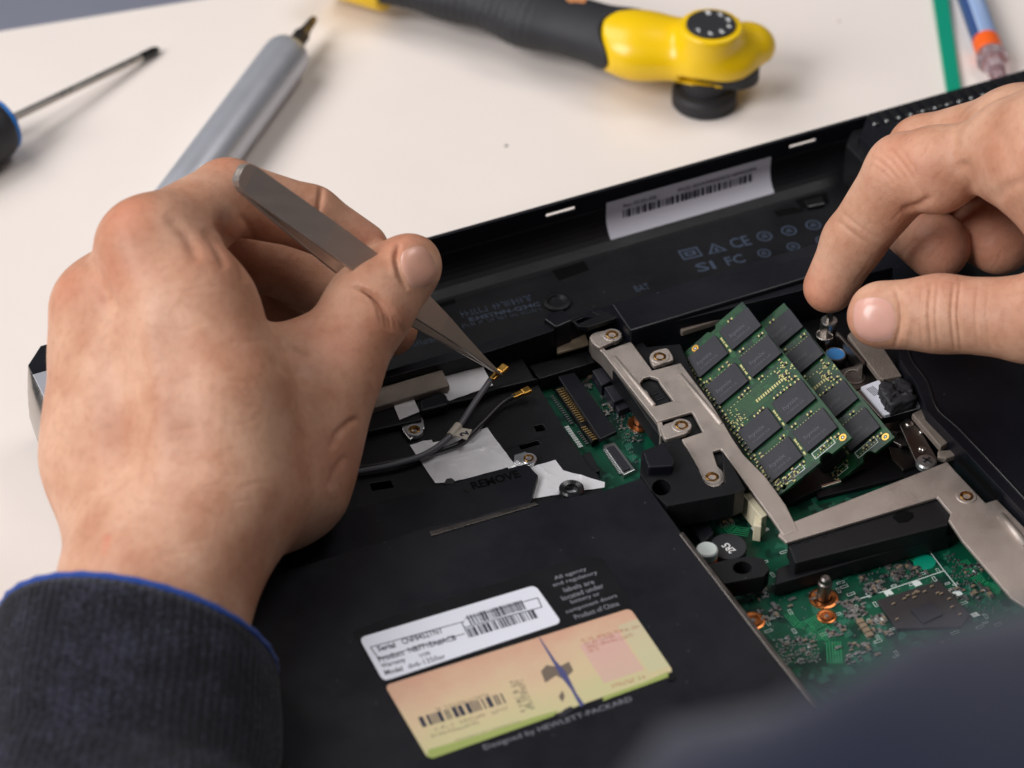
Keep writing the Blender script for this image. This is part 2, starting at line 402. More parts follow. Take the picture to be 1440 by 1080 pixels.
# lid (screen half, lies on the table) and lower chassis
o = MB().extr(round_poly([(XL + 3, YF + 4), (XR - 3, YF + 4), (XR - 3, YB - 3), (XL + 3, YB - 3)], 14), 0.4, 8.2).build('lid', 'black_gloss', laptop, 1.5)
BAY = [(400, 570), (608, 514), (690, 494), (775, 466), (822, 446), (880, 448), (892, 466), (1080, 420), (1256, 376), (1262, 420), (1266, 505), (1288, 540), (1303, 578), (1337, 613),
       (1440, 722), (1560, 862), (1180, 1008), (1140, 990), (1088, 917), (957, 748), (945, 731), (902, 672), (850, 690), (748, 709), (600, 742), (392, 806)]
bay = PX(BAY)
out = [(XL + 2, YF), (XR, YF), (XR, YB), (TX1 + 9, YB), (TX1, YB - 10), (TX1, TY), (TX0, TY), (TX0, YB), (XL + 6, YB), (XL, YB - 7)]
MB().extr(out, 9.0, ZL, [bay]).build('base_shell', 'black_plastic_fine', laptop, 0.9, seg=3)
# bay rim: the raised hairline that follows the right-hand edge of the opening
rim = [P(a, b, ZL + 0.1) for a, b in ((1272, 470), (1281, 505), (1303, 536), (1318, 575), (1352, 607), (1440, 701), (1560, 836))]
MB().tube(smooth_path(rim), 0.45, 6).build('bay_rim', 'black_gloss', laptop, smooth=True)
# battery bay: floor, coved rear wall with slots
prof = [(TY + 0.05, 9.2), (YB, 9.2), (YB, 26.8), (YB - 1.6, 26.8)]
for k in range(9):
    a = math.pi / 2 * k / 8; prof.append((YB - 1.6 - 9 * (1 - math.cos(a)), ZB + 9 * (1 - math.sin(a))))
prof += [(TY + 0.05, ZB)]
FX = Fr((0, 0, 0), (0, 1, 0), (0, 0, 1), (1, 0, 0))
MB().extr(prof, TX0, TX1 + 8.5, F=FX).build('battery_bay_floor', 'black_plastic', laptop)
FW = Fr((0, YB, 0), (1, 0, 0), (0, 0, 1), (0, -1, 0))
slots = []
for a, b in (((763, 301), (805, 291)), ((1110, 211), (1149, 202))):
    x0, x1 = P(*a, 29)[0], P(*b, 29)[0]; slots.append([(x0, 29.2), (x1, 29.2), (x1, 30.7), (x0, 30.7)])
MB().extr([(TX0, 26.75), (TX1 + 8.6, 26.75), (TX1 + 8.6, ZL), (TX0, ZL)], 0.0, 1.2, slots, F=FW).build('rear_wall', 'black_plastic_fine', laptop, 0.35)
# chamfered end of the bay
MB().extr([(TX1 - 4, TY), (TX1 + 1, TY), (TX1 + 1, YB - 9), (TX1 + 8, YB - 1.6), (TX1 + 2, YB - 1.6), (TX1 - 4, YB - 8)], ZB, ZL - 3.5).build('bay_end_wall', 'black_gloss', laptop, 0.8)
# flat black patches painting the pockets' shade, and a latch, on the bay floor
for q in (M((452, 375), (545, 342), (570, 380), (478, 412)), M((110, 478), (165, 462), (172, 478), (118, 494)), M((1118, 205), (1180, 192), (1215, 205), (1130, 222)), M((1180, 170), (1275, 148), (1285, 180), (1200, 200))):
    prism('pocket_shade', q, ZB + 0.05, 0.04, 'pit_black', laptop, 0.1)
prism('latch', M((1208, 172), (1262, 160), (1272, 182), (1220, 192)), ZB + 1.6, 1.5, 'black_gloss', laptop, 0.3)
c = P(*M((473, 480))[0], ZB)
MB().lathe([(4.4, 0), (4.4, .9), (3.2, 1.2), (2.4, .3), (0.1, .2)], Fr((c[0], c[1], ZB)), 24).build('screw_boss', 'black_plastic', laptop, .15)

# ------- rating label on the coved rear wall
x0, x1 = P(850, 300, 24)[0], P(1090, 245, 24)[0]
vs, fs = [], []
arc = [(YB - 1.72, 29.0 - k * 0.6) for k in range(9)] + [(YB - 1.72 - 8.9 * (1 - math.cos(a)), ZB + 0.12 + 8.9 * (1 - math.sin(a))) for a in [math.pi / 2 * .62 * k / 8 for k in range(9)]]
for y, z in arc: vs += [(x0, y, z), (x1, y, z)]
fs = [(2 * k, 2 * k + 1, 2 * k + 3, 2 * k + 2) for k in range(len(arc) - 1)]
rl = MB().add(vs, fs).build('rating_label', 'paper_grey', laptop, smooth=True)
yl = YB - 1.85
FL = Fr((x0 + 6, yl - .2, 25.0), (1, 0, 0), (0, -0.10, 1), (0, -1, 0))
text('lettering', 'Rev: DC02-35B', Fr(FL(0, 0.4), FL.ex, FL.ey, FL.ez), 12, 1.6, 'ink', rl, 0.02)
text('lettering', 'P/CD 3DW9950D072100932094', Fr(FL(20, .4), FL.ex, FL.ey, FL.ez), 29, 1.6, 'ink', rl, 0.02)
def barcode(n, width, height, F, m, parent, seed):
    r = random.Random(seed); x = 0; mb = MB(); ws = []
    while x < n: w = r.choice((1, 1, 2, 3)); g = r.choice((1, 1, 2)); ws.append((x, w)); x += w + g
    for a, w in ws: mb.extr([(a / x * width, 0), ((a + w) / x * width, 0), ((a + w) / x * width, height), (a / x * width, height)], 0.02, 0.05, F=F)
    return mb.build('barcode', m, parent, kind='stuff')
barcode(130, 48, 4.6, Fr((x0 + 6, yl - .55, 19.6), (1, 0, 0), (0, 0.16, 1), (0, -1, 0)), 'ink', rl, 3)

# ------- regulatory print on the bay floor
def glyph_row(items, a, b, z, m, parent, h):
    F, Lw = base_frame(a, b, z); n = len(items)
    for k, s in enumerate(items):
        f = Fr(F(Lw * k / n, 0), F.ex, F.ey, F.ez); w = Lw / n * (.62 if n == 5 else .78); mb = MB()
        if s == 'box':
            mb.extr([(0, 0), (w, 0), (w, h), (0, h)], 0.02, 0.05, [[(w * .1, h * .14), (w * .9, h * .14), (w * .9, h * .86), (w * .1, h * .86)]], F=f)
            mb.extr([(w * .22, h * .28), (w * .78, h * .28), (w * .78, h * .72), (w * .22, h * .72)], 0.02, 0.05, [[(w * .36, h * .42), (w * .62, h * .42), (w * .62, h * .6), (w * .36, h * .6)]], F=f)
        elif s == 'tri':
            mb.extr([(0, 0), (w, 0), (w / 2, h)], .02, .05, [[(w * .18, h * .1), (w * .82, h * .1), (w / 2, h * .76)]], F=f)
            mb.extr([(w * .42, h * .14), (w * .58, h * .14), (w * .56, h * .5), (w * .44, h * .5)], .02, .05, F=f)
        elif s.startswith('ring'):
            cx_, cy_ = w / 2, h / 2; q = h * .5
            mb.cyl((cx_, cy_), q, .02, .05, 20, f, q * .78)
            mb.extr([(cx_ - q * .45, cy_ - q * .3), (cx_ + q * .45, cy_ - q * .3), (cx_ + q * .45, cy_ - q * .05), (cx_ - q * .45, cy_ - q * .05)], .02, .05, F=f)
            mb.extr([(cx_ - q * .3, cy_ + q * .1), (cx_ + q * .3, cy_ + q * .1), (cx_ + q * .3, cy_ + q * .35), (cx_ - q * .3, cy_ + q * .35)], .02, .05, F=f)
        else:
            text('regulatory_mark', s, f, w, h, m, parent, 0.015); continue
        mb.build('regulatory_mark', m, parent)
glyph_row(['box', 'tri', 'CE', 'ring', 'ring', 'ring'], M((850, 352))[0], M((1290, 250))[0], ZB, 'print_blue', laptop, 5.2)
glyph_row(['SI', 'FC', 'ring', 'ring', 'ring'], M((895, 388))[0], M((1330, 290))[0], ZB, 'print_blue', laptop, 4.4)
def dashes(a, b, z, h, n, m, parent, seed, name='fine_print'):
    """small print the photograph leaves unreadable: a row of glyph-sized strokes"""
    r = random.Random(seed); F, Lw = base_frame(a, b, z); mb = MB(); w = Lw / n
    for k in range(n):
        if r.random() < 0.1: continue
        for _ in range(2):
            if r.random() < .5:
                y = r.choice((0.05, .45, .85)) * h; mb.box(k * w + .1 * w, k * w + .8 * w, y, y + h * .16, .02, .04, F)
            else:
                x = k * w + r.choice((.12, .4, .66)) * w; mb.box(x, x + w * .16, 0, h, .02, .04, F)
    return mb.build(name, m, parent, kind='stuff')
dashes(M((190, 522))[0], M((405, 470))[0], ZB, 2.9, 16, 'print_blue', laptop, 1)
f, w = base_frame(M((215, 536))[0], M((425, 488))[0], ZB); text('lettering', 'E:HSTNN-Q34C', f, w, 2.2, 'print_blue', laptop, .02)
dashes(M((160, 560))[0], M((430, 500))[0], ZB, 1.5, 34, 'print_blue', laptop, 2)
dashes(M((20, 615))[0], M((150, 585))[0], ZB, 2.2, 14, 'print_blue', laptop, 4)
f, w = base_frame(M((710, 446))[0], M((752, 436))[0], ZB); text('lettering', 'BAT', f, w, 3.0, 'print_blue', laptop)

# ------- vent grille on the rear edge
gx = P(1226, 176)[0]
for k in range(22):
    x = gx + k * 4.1
    MB().extr([(x, YB - 7.2), (x + 2.3, YB - 7.2), (x + 3.1, YB - 1.6), (x + .8, YB - 1.6)], ZL + .05, ZL + .75).build('vent_slat', 'black_gloss', laptop, 0.25)

for k in range(12):
    c = P(1230 + 17 * k, 173.5 - 4.55 * k, ZL + .9); MB().lathe([(.7, ZL + .1), (.7, ZL + .8), (.4, ZL + 1.0)], Fr((c[0], c[1], 0)), 12).build('vent_hole_dot', 'solder', laptop, smooth=True)  # pale studs standing in for bright table seen through vent holes
# ------- left side trim
FY = Fr((0, 0, 0), (1, 0, 0), (0, 0, 1), (0, -1, 0))
tp = [(XL + .3, 9.5), (XL - 2.4, 11.5), (XL - 4.0, 16), (XL - 4.7, 21), (XL - 4.4, 26), (XL - 3.2, 30), (XL - 1.4, 32.6), (XL + .3, 33.3)]
mb = MB(); ys = [YF, YF + 40, 0, YB - 40, YB - 24, YB - 15, YB - 9, YB - 6]; sc_y = [1, 1, 1, 1, .95, .78, .45, .1]
vs = [(XL + .3 - (XL + .3 - x) * k, y, z) for y, k in zip(ys, sc_y) for x, z in tp]; n_ = len(tp)
fs = [(i * n_ + j, i * n_ + j + 1, (i + 1) * n_ + j + 1, (i + 1) * n_ + j) for i in range(len(ys) - 1) for j in range(n_ - 1)]
mb.add(vs, fs).build('side_trim', 'steel', laptop, smooth=True)
MB().box(XL - 3.9, XL - 3.0, YF + 40, YB - 40, 27.6, 28.6).build('side_seam', 'black_gloss', laptop, .2)
MB().box(XL - .1, XL + 5.5, YF + 30, YB - 12, ZL + .02, ZL + .3).build('side_strip', 'aluminium', laptop, 0.2)

# ------- motherboard far down in the opening
ZM = 19.0
board = prism('motherboard', [(735, 512), (830, 470), (1290, 372), (1640, 850), (1140, 1030), (940, 745), (845, 705)], ZM, 1.2, 'pcb_green', laptop, 0)
def part(name, q, z, h, m, parent=board, bevel=0.12): return prism(name, q, z, h, m, parent, bevel)

# wireless bay: black liner with foil
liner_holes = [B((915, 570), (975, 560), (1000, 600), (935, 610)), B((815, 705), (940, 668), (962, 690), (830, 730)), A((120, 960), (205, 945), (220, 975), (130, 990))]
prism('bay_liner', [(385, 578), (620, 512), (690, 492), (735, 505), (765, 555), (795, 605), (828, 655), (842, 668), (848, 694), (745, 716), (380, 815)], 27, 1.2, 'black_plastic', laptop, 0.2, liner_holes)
prism('hole_backing', [(450, 575), (735, 515), (840, 690), (450, 785)], 23, .6, 'pit_black', laptop, 0)  # black sheet added below so the liner holes read dark
def foil_sheet(q, z, m, seed, amp=.4):
    """thin aluminium sheet with pressed-in creases"""
    me = MB().extr(PX(q, z), z - .02, z).mesh('foil_shield'); bm = bmesh.new(); bm.from_mesh(me)
    bmesh.ops.delete(bm, geom=[f for f in bm.faces if abs(f.normal.z) < .5 or f.normal.z < 0], context='FACES')
    bmesh.ops.triangulate(bm, faces=bm.faces)
    for _ in range(5): bmesh.ops.subdivide_edges(bm, edges=[e for e in bm.edges if e.calc_length() > .0009], cuts=1)
    bmesh.ops.triangulate(bm, faces=bm.faces)
    r = random.Random(seed); lines = [(r.uniform(0, 6.28), r.uniform(-14, 14), r.uniform(.3, 1)) for _ in range(9)]
    cx0 = sum(v.co.x for v in bm.verts) / len(bm.verts) * 1000; cy0 = sum(v.co.y for v in bm.verts) / len(bm.verts) * 1000
    for v in bm.verts:
        h = 0
        for a_, o_, w_ in lines:
            d = (v.co.x * 1000 - cx0) * math.cos(a_) + (v.co.y * 1000 - cy0) * math.sin(a_) - o_; h += w_ * (math.exp(-abs(d) / 1.4) - .25 * math.exp(-(d / 5) ** 2))
        v.co.z += h * amp / 1000
    bm.to_mesh(me); bm.free(); me.materials.append(MATS[m]); return finish('foil_shield', me, laptop, smooth=False)
foil_sheet(B((78, 700), (225, 664), (236, 686), (420, 632), (600, 582), (765, 805), (800, 850), (762, 884), (735, 852), (385, 945), (250, 958)), 27.3, 'foil_soft', 3)
foil_sheet(B((892, 850), (1060, 800), (1115, 870), (1395, 950), (1392, 985), (1110, 1030), (880, 1065), (945, 920)), 27.3, 'foil_soft', 5, .25)
foil_sheet(A((415, 490), (585, 445), (640, 545), (455, 612), (420, 580)), 28.6, 'foil_soft', 8, .3)
prism('fabric_gasket', A((85, 655), (150, 558), (425, 476), (458, 545)), 31.5, 2.6, 'gasket_fabric', laptop, 0.5)
prism('gasket_cap', A((150, 556), (162, 535), (440, 455), (428, 476)), 31.3, 2.4, 'dark_steel', laptop, 0.4)
prism('liner_rib', A((60, 690), (218, 626), (225, 640), (345, 606), (400, 572), (436, 580), (455, 612), (795, 505), (832, 518), (655, 560), (560, 600), (330, 650), (340, 690), (90, 745)), 29.4, 2.6, 'black_plastic', laptop, 0.4)
prism('liner_block', A((330, 605), (415, 572), (445, 585), (452, 625), (335, 655)), 30.6, 3.4, 'black_plastic_fine', laptop, 0.7)
prism('grounding_strap', A((218, 622), (305, 600), (330, 655), (245, 690)), 30.1, 0.4, 'white_foil', laptop, 0.1)
prism('grounding_strap', A((245, 692), (330, 660), (345, 690), (352, 725), (290, 775), (262, 740)), 28.4, 0.6, 'foil', laptop, 0.2)
def insert(px, py, z, parent=None, r=2.0, collar='steel'):
    c = P(px, py, z); f = Fr((c[0], c[1], z))
    t = MB().lathe([(r * 1.55, -1.5), (r * 1.55, 0.0), (r * 1.45, .14), (r * 1.02, .14), (r * 1.0, .05)], f, 24, cap=False).build('threaded_insert', collar, parent or laptop, smooth=False)
    MB().lathe([(r * 1.0, -2.5), (r * 1.0, .28), (r * .92, .36), (r * .68, .30), (r * .58, -.1), (r * .62, -.4), (r * .56, -.7), (r * .6, -1.), (r * .55, -1.3), (r * .55, -3.)], f, 24, cap=False).build('brass_bushing', 'brass', t, smooth=False)
    MB().cyl((c[0], c[1]), r * .58, z - 2.6, z - 2.4, 16).build('thread_bottom', 'pit_black', t)
    return t
insert(*A((308, 733))[0], 28.9, None, 1.7, 'foil')
insert(*B((880, 790))[0], 28.6, None, 1.5, 'foil')
MB().lathe([(3.4, 27.2), (3.4, 28.2), (2.6, 28.3), (2.6, 28.6)], Fr((*P(*B((850, 800))[0], 28)[:2], 0)), 6).build('hex_nut', 'foil', laptop, 0.15)
rp = prism('cover_ledge', [(614, 685), (700, 662), (740, 652), (757, 668), (746, 708), (600, 746), (385, 812), (385, 745), (560, 700)], 29.2, 2.1, 'black_plastic_fine', laptop, 0.3)
f, w = base_frame((666, 689), (733, 671), 29.2); text('lettering', 'REMOVE', f, w, 3.3, 'pit_black', rp, 0.03, 0.1)
prism('arrow_mark', [(650, 688), (660, 684), (660, 693)], 29.35, .12, 'black_gloss', rp, 0)
prism('clip', B((305, 960), (325, 925), (360, 918), (385, 940), (370, 960)), 29.6, 1.2, 'black_rubber', laptop, 0.3)
c = P(*B((1170, 985))[0], 30)
MB().lathe([(3.6, 26), (3.6, 29.6), (3.1, 30.0), (1.9, 29.6), (1.9, 27)], Fr((c[0], c[1], 0)), 24, cap=False).build('screw_post', 'black_gloss', laptop, smooth=False)
MB().cyl((c[0], c[1]), 2.0, 26.8, 27.0, 16).build('post_bottom', 'pit_black', laptop)
prism('metal_edge', [(604, 747), (752, 706), (757, 709), (607, 753)], ZL + .45, .5, 'dark_steel', laptop, 0.1)
prism('metal_edge', [(955, 751), (960, 747), (1091, 915), (1150, 990), (1145, 994), (1085, 919)], ZL + .3, 1.4, 'dark_steel', laptop, 0.2)
# moulding between the wireless bay and the battery bay
prism('frame_block', A((855, 265), (870, 240), (935, 225), (975, 270), (905, 300)), ZL + 1.4, 9, 'black_plastic_fine', laptop, 0.5)
prism('frame_block', A((960, 262), (1090, 225), (1135, 240), (1160, 262), (1040, 300), (1000, 298)), ZL + .2, 1.6, 'black_plastic', laptop, 0.5, [A((975, 262), (1060, 236), (1085, 250), (1000, 285))])
prism('rail_cover', M((634, 480), (1245, 336), (1290, 372), (1255, 392), (690, 562)), ZL + 1.6, 8, 'black_plastic_fine', laptop, 0.6)
prism('copper_shim', A((905, 330), (1020, 290), (1045, 370), (910, 410)), 27, 1, 'component_tan', laptop, 0.3)
# connector for the wireless card
conn = part('card_connector', Cz((168, 442), (205, 425), (425, 716), (385, 756)), 21.2, 2.2, 'black_plastic', bevel=0.2)
part('connector_bar', Cz((183, 368), (282, 346), (533, 690), (430, 738)), 23.4, 1.6, 'black_plastic_fine', bevel=0.3)
def pins(a, b, n, wpx, z, m, parent, frac=0.5, name='pin_row', dx=(1.0, -0.3)):
    mb = MB(); a, b = np.array(a, float), np.array(b, float); d = (b - a) / n; s = np.array(dx) * wpx
    for k in range(n):
        p = a + d * k; q = [p, p + s, p + s + d * frac, p + d * frac]
        mb.extr(PX(q, z), z - .35, z)
    return mb.build(name, m, parent, kind='stuff')
pins(Cz((140, 486))[0], Cz((262, 655))[0], 14, 4.4, 19.8, 'solder', conn, .42)
pins(Cz((296, 694))[0], Cz((352, 772))[0], 7, 4.4, 19.8, 'solder', conn, .42)
pins(Cz((178, 448))[0], Cz((322, 645))[0], 16, 5.5, 21.6, 'contact_gold', conn, .42)
pins(Cz((205, 440))[0], Cz((335, 625))[0], 16, 3.0, 21.7, 'contact_gold', conn, .42)
pins(Cz((320, 668))[0], Cz((395, 748))[0], 7, 6.5, 21.6, 'contact_gold', conn, .42)
fpc = part('ribbon_connector', Cz((448, 772), (515, 754), (636, 915), (570, 946)), 20.6, 1.6, 'solder', bevel=0.15)
prism('socket', Cz((470, 785), (512, 772), (612, 905), (568, 922)), 21.2, 1.6, 'chip_black', fpc, 0.15)
pins(Cz((448, 800))[0], Cz((545, 945))[0], 17, 3.2, 19.6, 'solder', fpc)
part('label_strip', Cz((95, 392), (165, 370), (180, 385), (110, 408)), 19.5, .4, 'silk_white', bevel=0)
pins(Cz((222, 665))[0], Cz((310, 790))[0], 10, 6, 21.5, 'silk_white', board, .8)
for q, z in ((Cz((385, 335), (450, 312), (505, 392), (440, 425)), 23.5), (Cz((455, 432), (545, 408), (605, 485), (512, 522)), 23), (Cz((515, 530), (590, 505), (612, 545), (540, 575)), 21.5)):
    part('power_chip', q, z, z - ZM, 'chip_black', bevel=0.3)
c = P(*Cz((668, 650))[0], ZM)
st = MB().cyl((c[0], c[1]), 3.9, ZM, ZM + .5, 24, hole=2.2).build('copper_ring', 'copper', board)
MB().lathe([(1.9, ZM), (1.9, 28), (1.5, 28.3)], Fr((c[0], c[1], 0)), 16).build('standoff', 'dark_steel', board, smooth=False)
prism('dark_strip', A((790, 462), (1040, 398), (1078, 445), (835, 518)), 24.5, 5, 'black_plastic', laptop, 0.3)  # black block added over the board's rear edge to keep it dark
prism('dark_plate', [(1110, 400), (1250, 385), (1262, 470), (1290, 560), (1345, 640), (1335, 655), (1150, 700), (1110, 560)], 20.6, 1.5, 'black_plastic', laptop, 0.3)  # dark plate added over the green board so this area stays dark
prism('recess_shade', A((965, 862), (1050, 822), (1092, 905), (1010, 928)), 26.2, 3, 'black_plastic', laptop, 0.3)  # solid dark block standing in for a shaded recess
# ------- stamped bracket over the memory bay
ZK = 31.0
prism('bay_frame', G((120, 262), (175, 200), (262, 190), (330, 262), (470, 250), (530, 390), (640, 545), (700, 640), (745, 725), (840, 850), (660, 880), (540, 800), (470, 660), (390, 650), (345, 590)), 29.4, 6.0, 'black_plastic', laptop, 0.3)
win = G((300, 412), (316, 394), (344, 387), (374, 397), (388, 422), (440, 490), (365, 512), (328, 447), (306, 432))
OUT = G((140, 284), (262, 240), (352, 362), (472, 330), (520, 395), (600, 500), (655, 588), (690, 648), (735, 715), (830, 812), (880, 880), (915, 930), (968, 1036), (905, 1060), (855, 985), (740, 830),
        (642, 694), (607, 704), (626, 765), (648, 785), (657, 808), (653, 832), (636, 849), (610, 855), (584, 848), (565, 828), (545, 775), (475, 652), (565, 622), (520, 537), (372, 580))
br = prism('memory_bay_bracket', OUT, ZK, 1.1, 'bracket_metal', laptop, 0.3, [win])
for q in (G((85, 216), (110, 200), (190, 185), (222, 200), (227, 224), (142, 260), (128, 268), (98, 248)), G((338, 300), (358, 278), (418, 264), (447, 316), (358, 345), (345, 325)),
          G((385, 606), (400, 590), (470, 566), (508, 572), (518, 598), (500, 626), (402, 656))):
    prism('bracket_tab', round_poly(q, 6, 3), ZK + .5, 1.5, 'bracket_metal', br, 0.35)
edge = G((85, 222), (100, 252), (140, 286), (372, 582), (386, 640))
mb = MB(); e2 = [(a + 7, b - 2) for a, b in edge]
mb.extr(PX(edge + e2[::-1], ZK - .4), 25.0, ZK - .4); mb.build('bracket_flange', 'bracket_metal', br, 0.25)
for a, b in (((186, 300), (362, 514)), ((464, 374), (645, 592))):
    q = [P(*p, ZK) for p in G(a, b)]; q = [q[0] + (q[1] - q[0]) * t for t in (0, .03, .5, .97, 1)]
    MB().tube([p + np.array([0, 0, -.25]) for p in q], [.15, .85, .85, .85, .15], 10).build('stiffening_rib', 'bracket_metal', br, smooth=True)
for p in ((182, 213), (383, 306), (475, 595)): insert(*G(p)[0], ZK + .55, laptop, 1.9, 'bracket_metal')
insert(*G((604, 813))[0], ZK + .1, laptop, 1.9, 'bracket_metal')
prism('molded_icon', G((345, 455), (372, 445), (378, 455), (350, 466)), 29.8, .5, 'black_gloss', laptop, .05)
prism('molded_icon', G((362, 480), (398, 466), (404, 476), (368, 490)), 29.8, .5, 'black_gloss', laptop, .05)
# front left corner moulding with its screw hole
prism('corner_block', G((305, 705), (395, 668), (470, 650), (545, 780), (572, 838), (612, 856), (660, 838), (648, 700), (690, 765), (742, 860), (700, 882), (415, 935), (375, 895), (340, 860), (300, 800)), ZL + .3, 9, 'black_plastic', laptop, 0.6, [G(*[(390 + 40 * math.cos(t * .3927), 856 + 34 * math.sin(t * .3927)) for t in range(16)])])
prism('corner_post', G((312, 708), (402, 664), (446, 738), (440, 765), (335, 772)), ZL + 3.4, 8, 'black_plastic_fine', laptop, 0.5)
# ------- lower cross plate and bar
pl = prism('cross_plate', [(1104, 738), (1332, 649), (1346, 665), (1386, 707), (1402, 702), (1447, 748), (1530, 845), (1490, 885), (1421, 839), (1353, 760), (1334, 731), (1337, 722), (1318, 699), (1106, 763), (1094, 752)], ZK - .2, 1.1, 'bracket_metal', laptop, 0.3)
insert(1359, 698, ZK - .1, laptop, 1.9, 'bracket_metal')
q = [P(*p, ZK - .2) for p in I((1110, 120), (1290, 330))]
MB().tube([q[0], q[0] * .97 + q[1] * .03, q[1]], [.2, 1.3, 1.3], 10).build('stiffening_rib', 'bracket_metal', pl, smooth=True)
cb = prism('cross_bar', [(1107, 764), (1318, 700.5), (1337, 723), (1334, 738), (1118, 792)], 29.6, 5, 'black_plastic', laptop, 0.5)
prism('screw_hole_shade', [(1255, 727), (1262, 720), (1274, 718), (1284, 721), (1285, 727), (1277, 733), (1264, 735)], 29.75, .2, 'pit_black', cb, 0)  # flat black disc painting the shade inside a screw hole
f, w = base_frame((1120, 768), (1180, 750), 29.6); 
for k in range(5):
    g = Fr(f(w * k / 5, 0.2), f.ex, f.ey, f.ez); MB().extr([(0, 0), (1.6, 0), (.8, 1.6)] if k % 2 else [(0, .4), (1.8, .4), (1.8, 1.1), (0, 1.1)], 0.01, .12, F=g).build('molded_arrow', 'black_gloss', cb)
prism('cross_bar_foot', [(1092, 800), (1130, 782), (1335, 742), (1337, 752), (1200, 790), (1090, 822)], 25, 5, 'black_plastic', laptop, 0.4)
prism('cross_bar_ear', H((180, 555), (330, 520), (470, 500), (560, 520), (600, 590), (560, 640), (290, 690)), 28, 6, 'black_plastic', laptop, 0.5, [H(*[(412 + 66 * math.cos(t * .3927), 580 + 44 * math.sin(t * .3927)) for t in range(16)])])
# ------- memory slot
sk = prism('memory_socket', G((722, 872), (752, 862), (838, 972), (812, 985)), 28.0, 7.5, 'cream_plastic', laptop, 0.25)
prism('socket_latch', H((500, 145), (545, 170), (545, 300), (490, 290)), 26.0, 6, 'cream_plastic', sk, 0.3)
prism('socket_latch', H((490, 285), (545, 275), (552, 298), (520, 315)), 22.0, 3, 'cream_plastic', sk, 0.2)
pins(G((700, 905))[0], G((775, 1015))[0], 18, 5, 19.6, 'solder', sk)
prism('white_pad', H((470, 300), (510, 355), (600, 320), (590, 305)), 19.4, .3, 'silk_white', board, 0)
prism('fabric_gasket', E((48, 132), (425, 18), (452, 44), (68, 165)), 30.5, 2.2, 'gasket_fabric', laptop, 0.4)
prism('socket_back', E((300, 480), (560, 1000), (620, 1030), (1000, 860), (800, 500)), 21.5, 2.0, 'black_plastic', laptop, 0.4)
prism('slot_spring', E((770, 945), (870, 915), (876, 925), (778, 955)), 25.5, .8, 'steel', laptop, 0.1)
# ------- labels on the big cover
ZP = ZL
film = prism('label_film', round_poly(L((186, 370), (985, 118), (1060, 130), (1175, 320), (1150, 335), (205, 640), (40, 430)), 6), ZP + .08, .06, 'black_gloss', laptop, 0)
wl = prism('serial_label', round_poly(L((72, 452), (785, 238), (893, 390), (170, 628)), 9), ZP + .16, .08, 'paper_white', laptop, 0)
coa = prism('certificate_label', round_poly(L((176, 645), (1170, 332), (1346, 590), (352, 942)), 8), ZP + .16, .08, 'coa_paper', laptop, 0)
zt = ZP + .16
def line(s, a, b, m, parent, h=None, bold=0.015, name='lettering', z=zt):
    f, w = base_frame(L(a)[0], L(b)[0], z); return text(name, s, f, w, h, m, parent, bold)
# serial label
f, w = base_frame(L((120, 490))[0], L((795, 290))[0], zt); f2, w2 = base_frame(L((150, 545))[0], L((815, 330))[0], zt)
mb = MB()
def ink_line(a, b, t=.28):
    f, w = base_frame(L(a)[0], L(b)[0], zt); mb.box(0, w, -t / 2, t / 2, .015, .04, f)
for a, b in (((118, 490), (500, 385)), ((500, 375), (795, 290)), ((150, 535), (500, 435)), ((500, 410), (812, 328)), ((118, 490), (150, 535)), ((795, 290), (812, 328)), ((487, 388), (505, 425))): ink_line(a, b)
mb.build('ruled_box', 'ink', wl)
line('Serial', (150, 508), (222, 490), 'ink', wl, 2.0, .03); line('CNF8452TNT', (250, 480), (415, 432), 'ink', wl, 2.2, .02)
line('Product', (155, 552), (258, 520), 'ink', wl, 2.0, .02); line('NB771EA#ACB', (278, 516), (470, 462), 'ink', wl, 2.2, .02)
line('Warranty', (168, 580), (265, 552), 'ink', wl, 2.0, .02); line('1y1y0y', (322, 535), (365, 522), 'ink', wl, 1.8, .02)
line('Model', (180, 604), (252, 585), 'ink', wl, 1.8, .02); line('dv6-1350er', (275, 578), (425, 534), 'ink', wl, 1.8, .01)
for a, b, h, s in (((525, 400), (752, 335), 3.6, 5), ((518, 452), (800, 370), 3.4, 6)):
    f, w = base_frame(L(a)[0], L(b)[0], zt); barcode(70, w, h, f, 'ink', wl, s)
# certificate
f, w = base_frame(L((360, 940))[0], L((860, 765))[0], zt)
prism('green_band', L((352, 905), (560, 845), (790, 770), (880, 745), (860, 768), (370, 940), (348, 932)), zt + .02, .015, 'coa_green', coa, 0)
prism('green_band', L((1060, 690), (1220, 635), (1320, 590), (1340, 605), (1100, 692), (1060, 708)), zt + .02, .015, 'coa_green', coa, 0)
f, w = base_frame(L((330, 815))[0], L((680, 712))[0], zt); barcode(56, w, 3.6, f, 'ink', coa, 9)
dashes(L((385, 752))[0], L((600, 690))[0], zt, 1.2, 18, 'ink_soft', coa, 11)
dashes(L((380, 832))[0], L((680, 742))[0], zt, 1.2, 26, 'ink_soft', coa, 12)
dashes(L((365, 858))[0], L((560, 800))[0], zt, 1.0, 18, 'ink_soft', coa, 13)
dashes(L((465, 872))[0], L((730, 792))[0], zt, .6, 40, 'ink_soft', coa, 14)
for k, a in enumerate(((975, 470), (985, 484), (995, 498), (1005, 512))):
    dashes(L(a)[0], L((a[0] + (235, 140, 190, 40)[k], a[1] - (60, 40, 54, 12)[k]))[0], zt, 1.0, (30, 18, 24, 6)[k], 'ink_red', coa, 20 + k)
dashes(L((1100, 655))[0], L((1235, 615))[0], zt, 1.2, 10, 'ink_red', coa, 25)
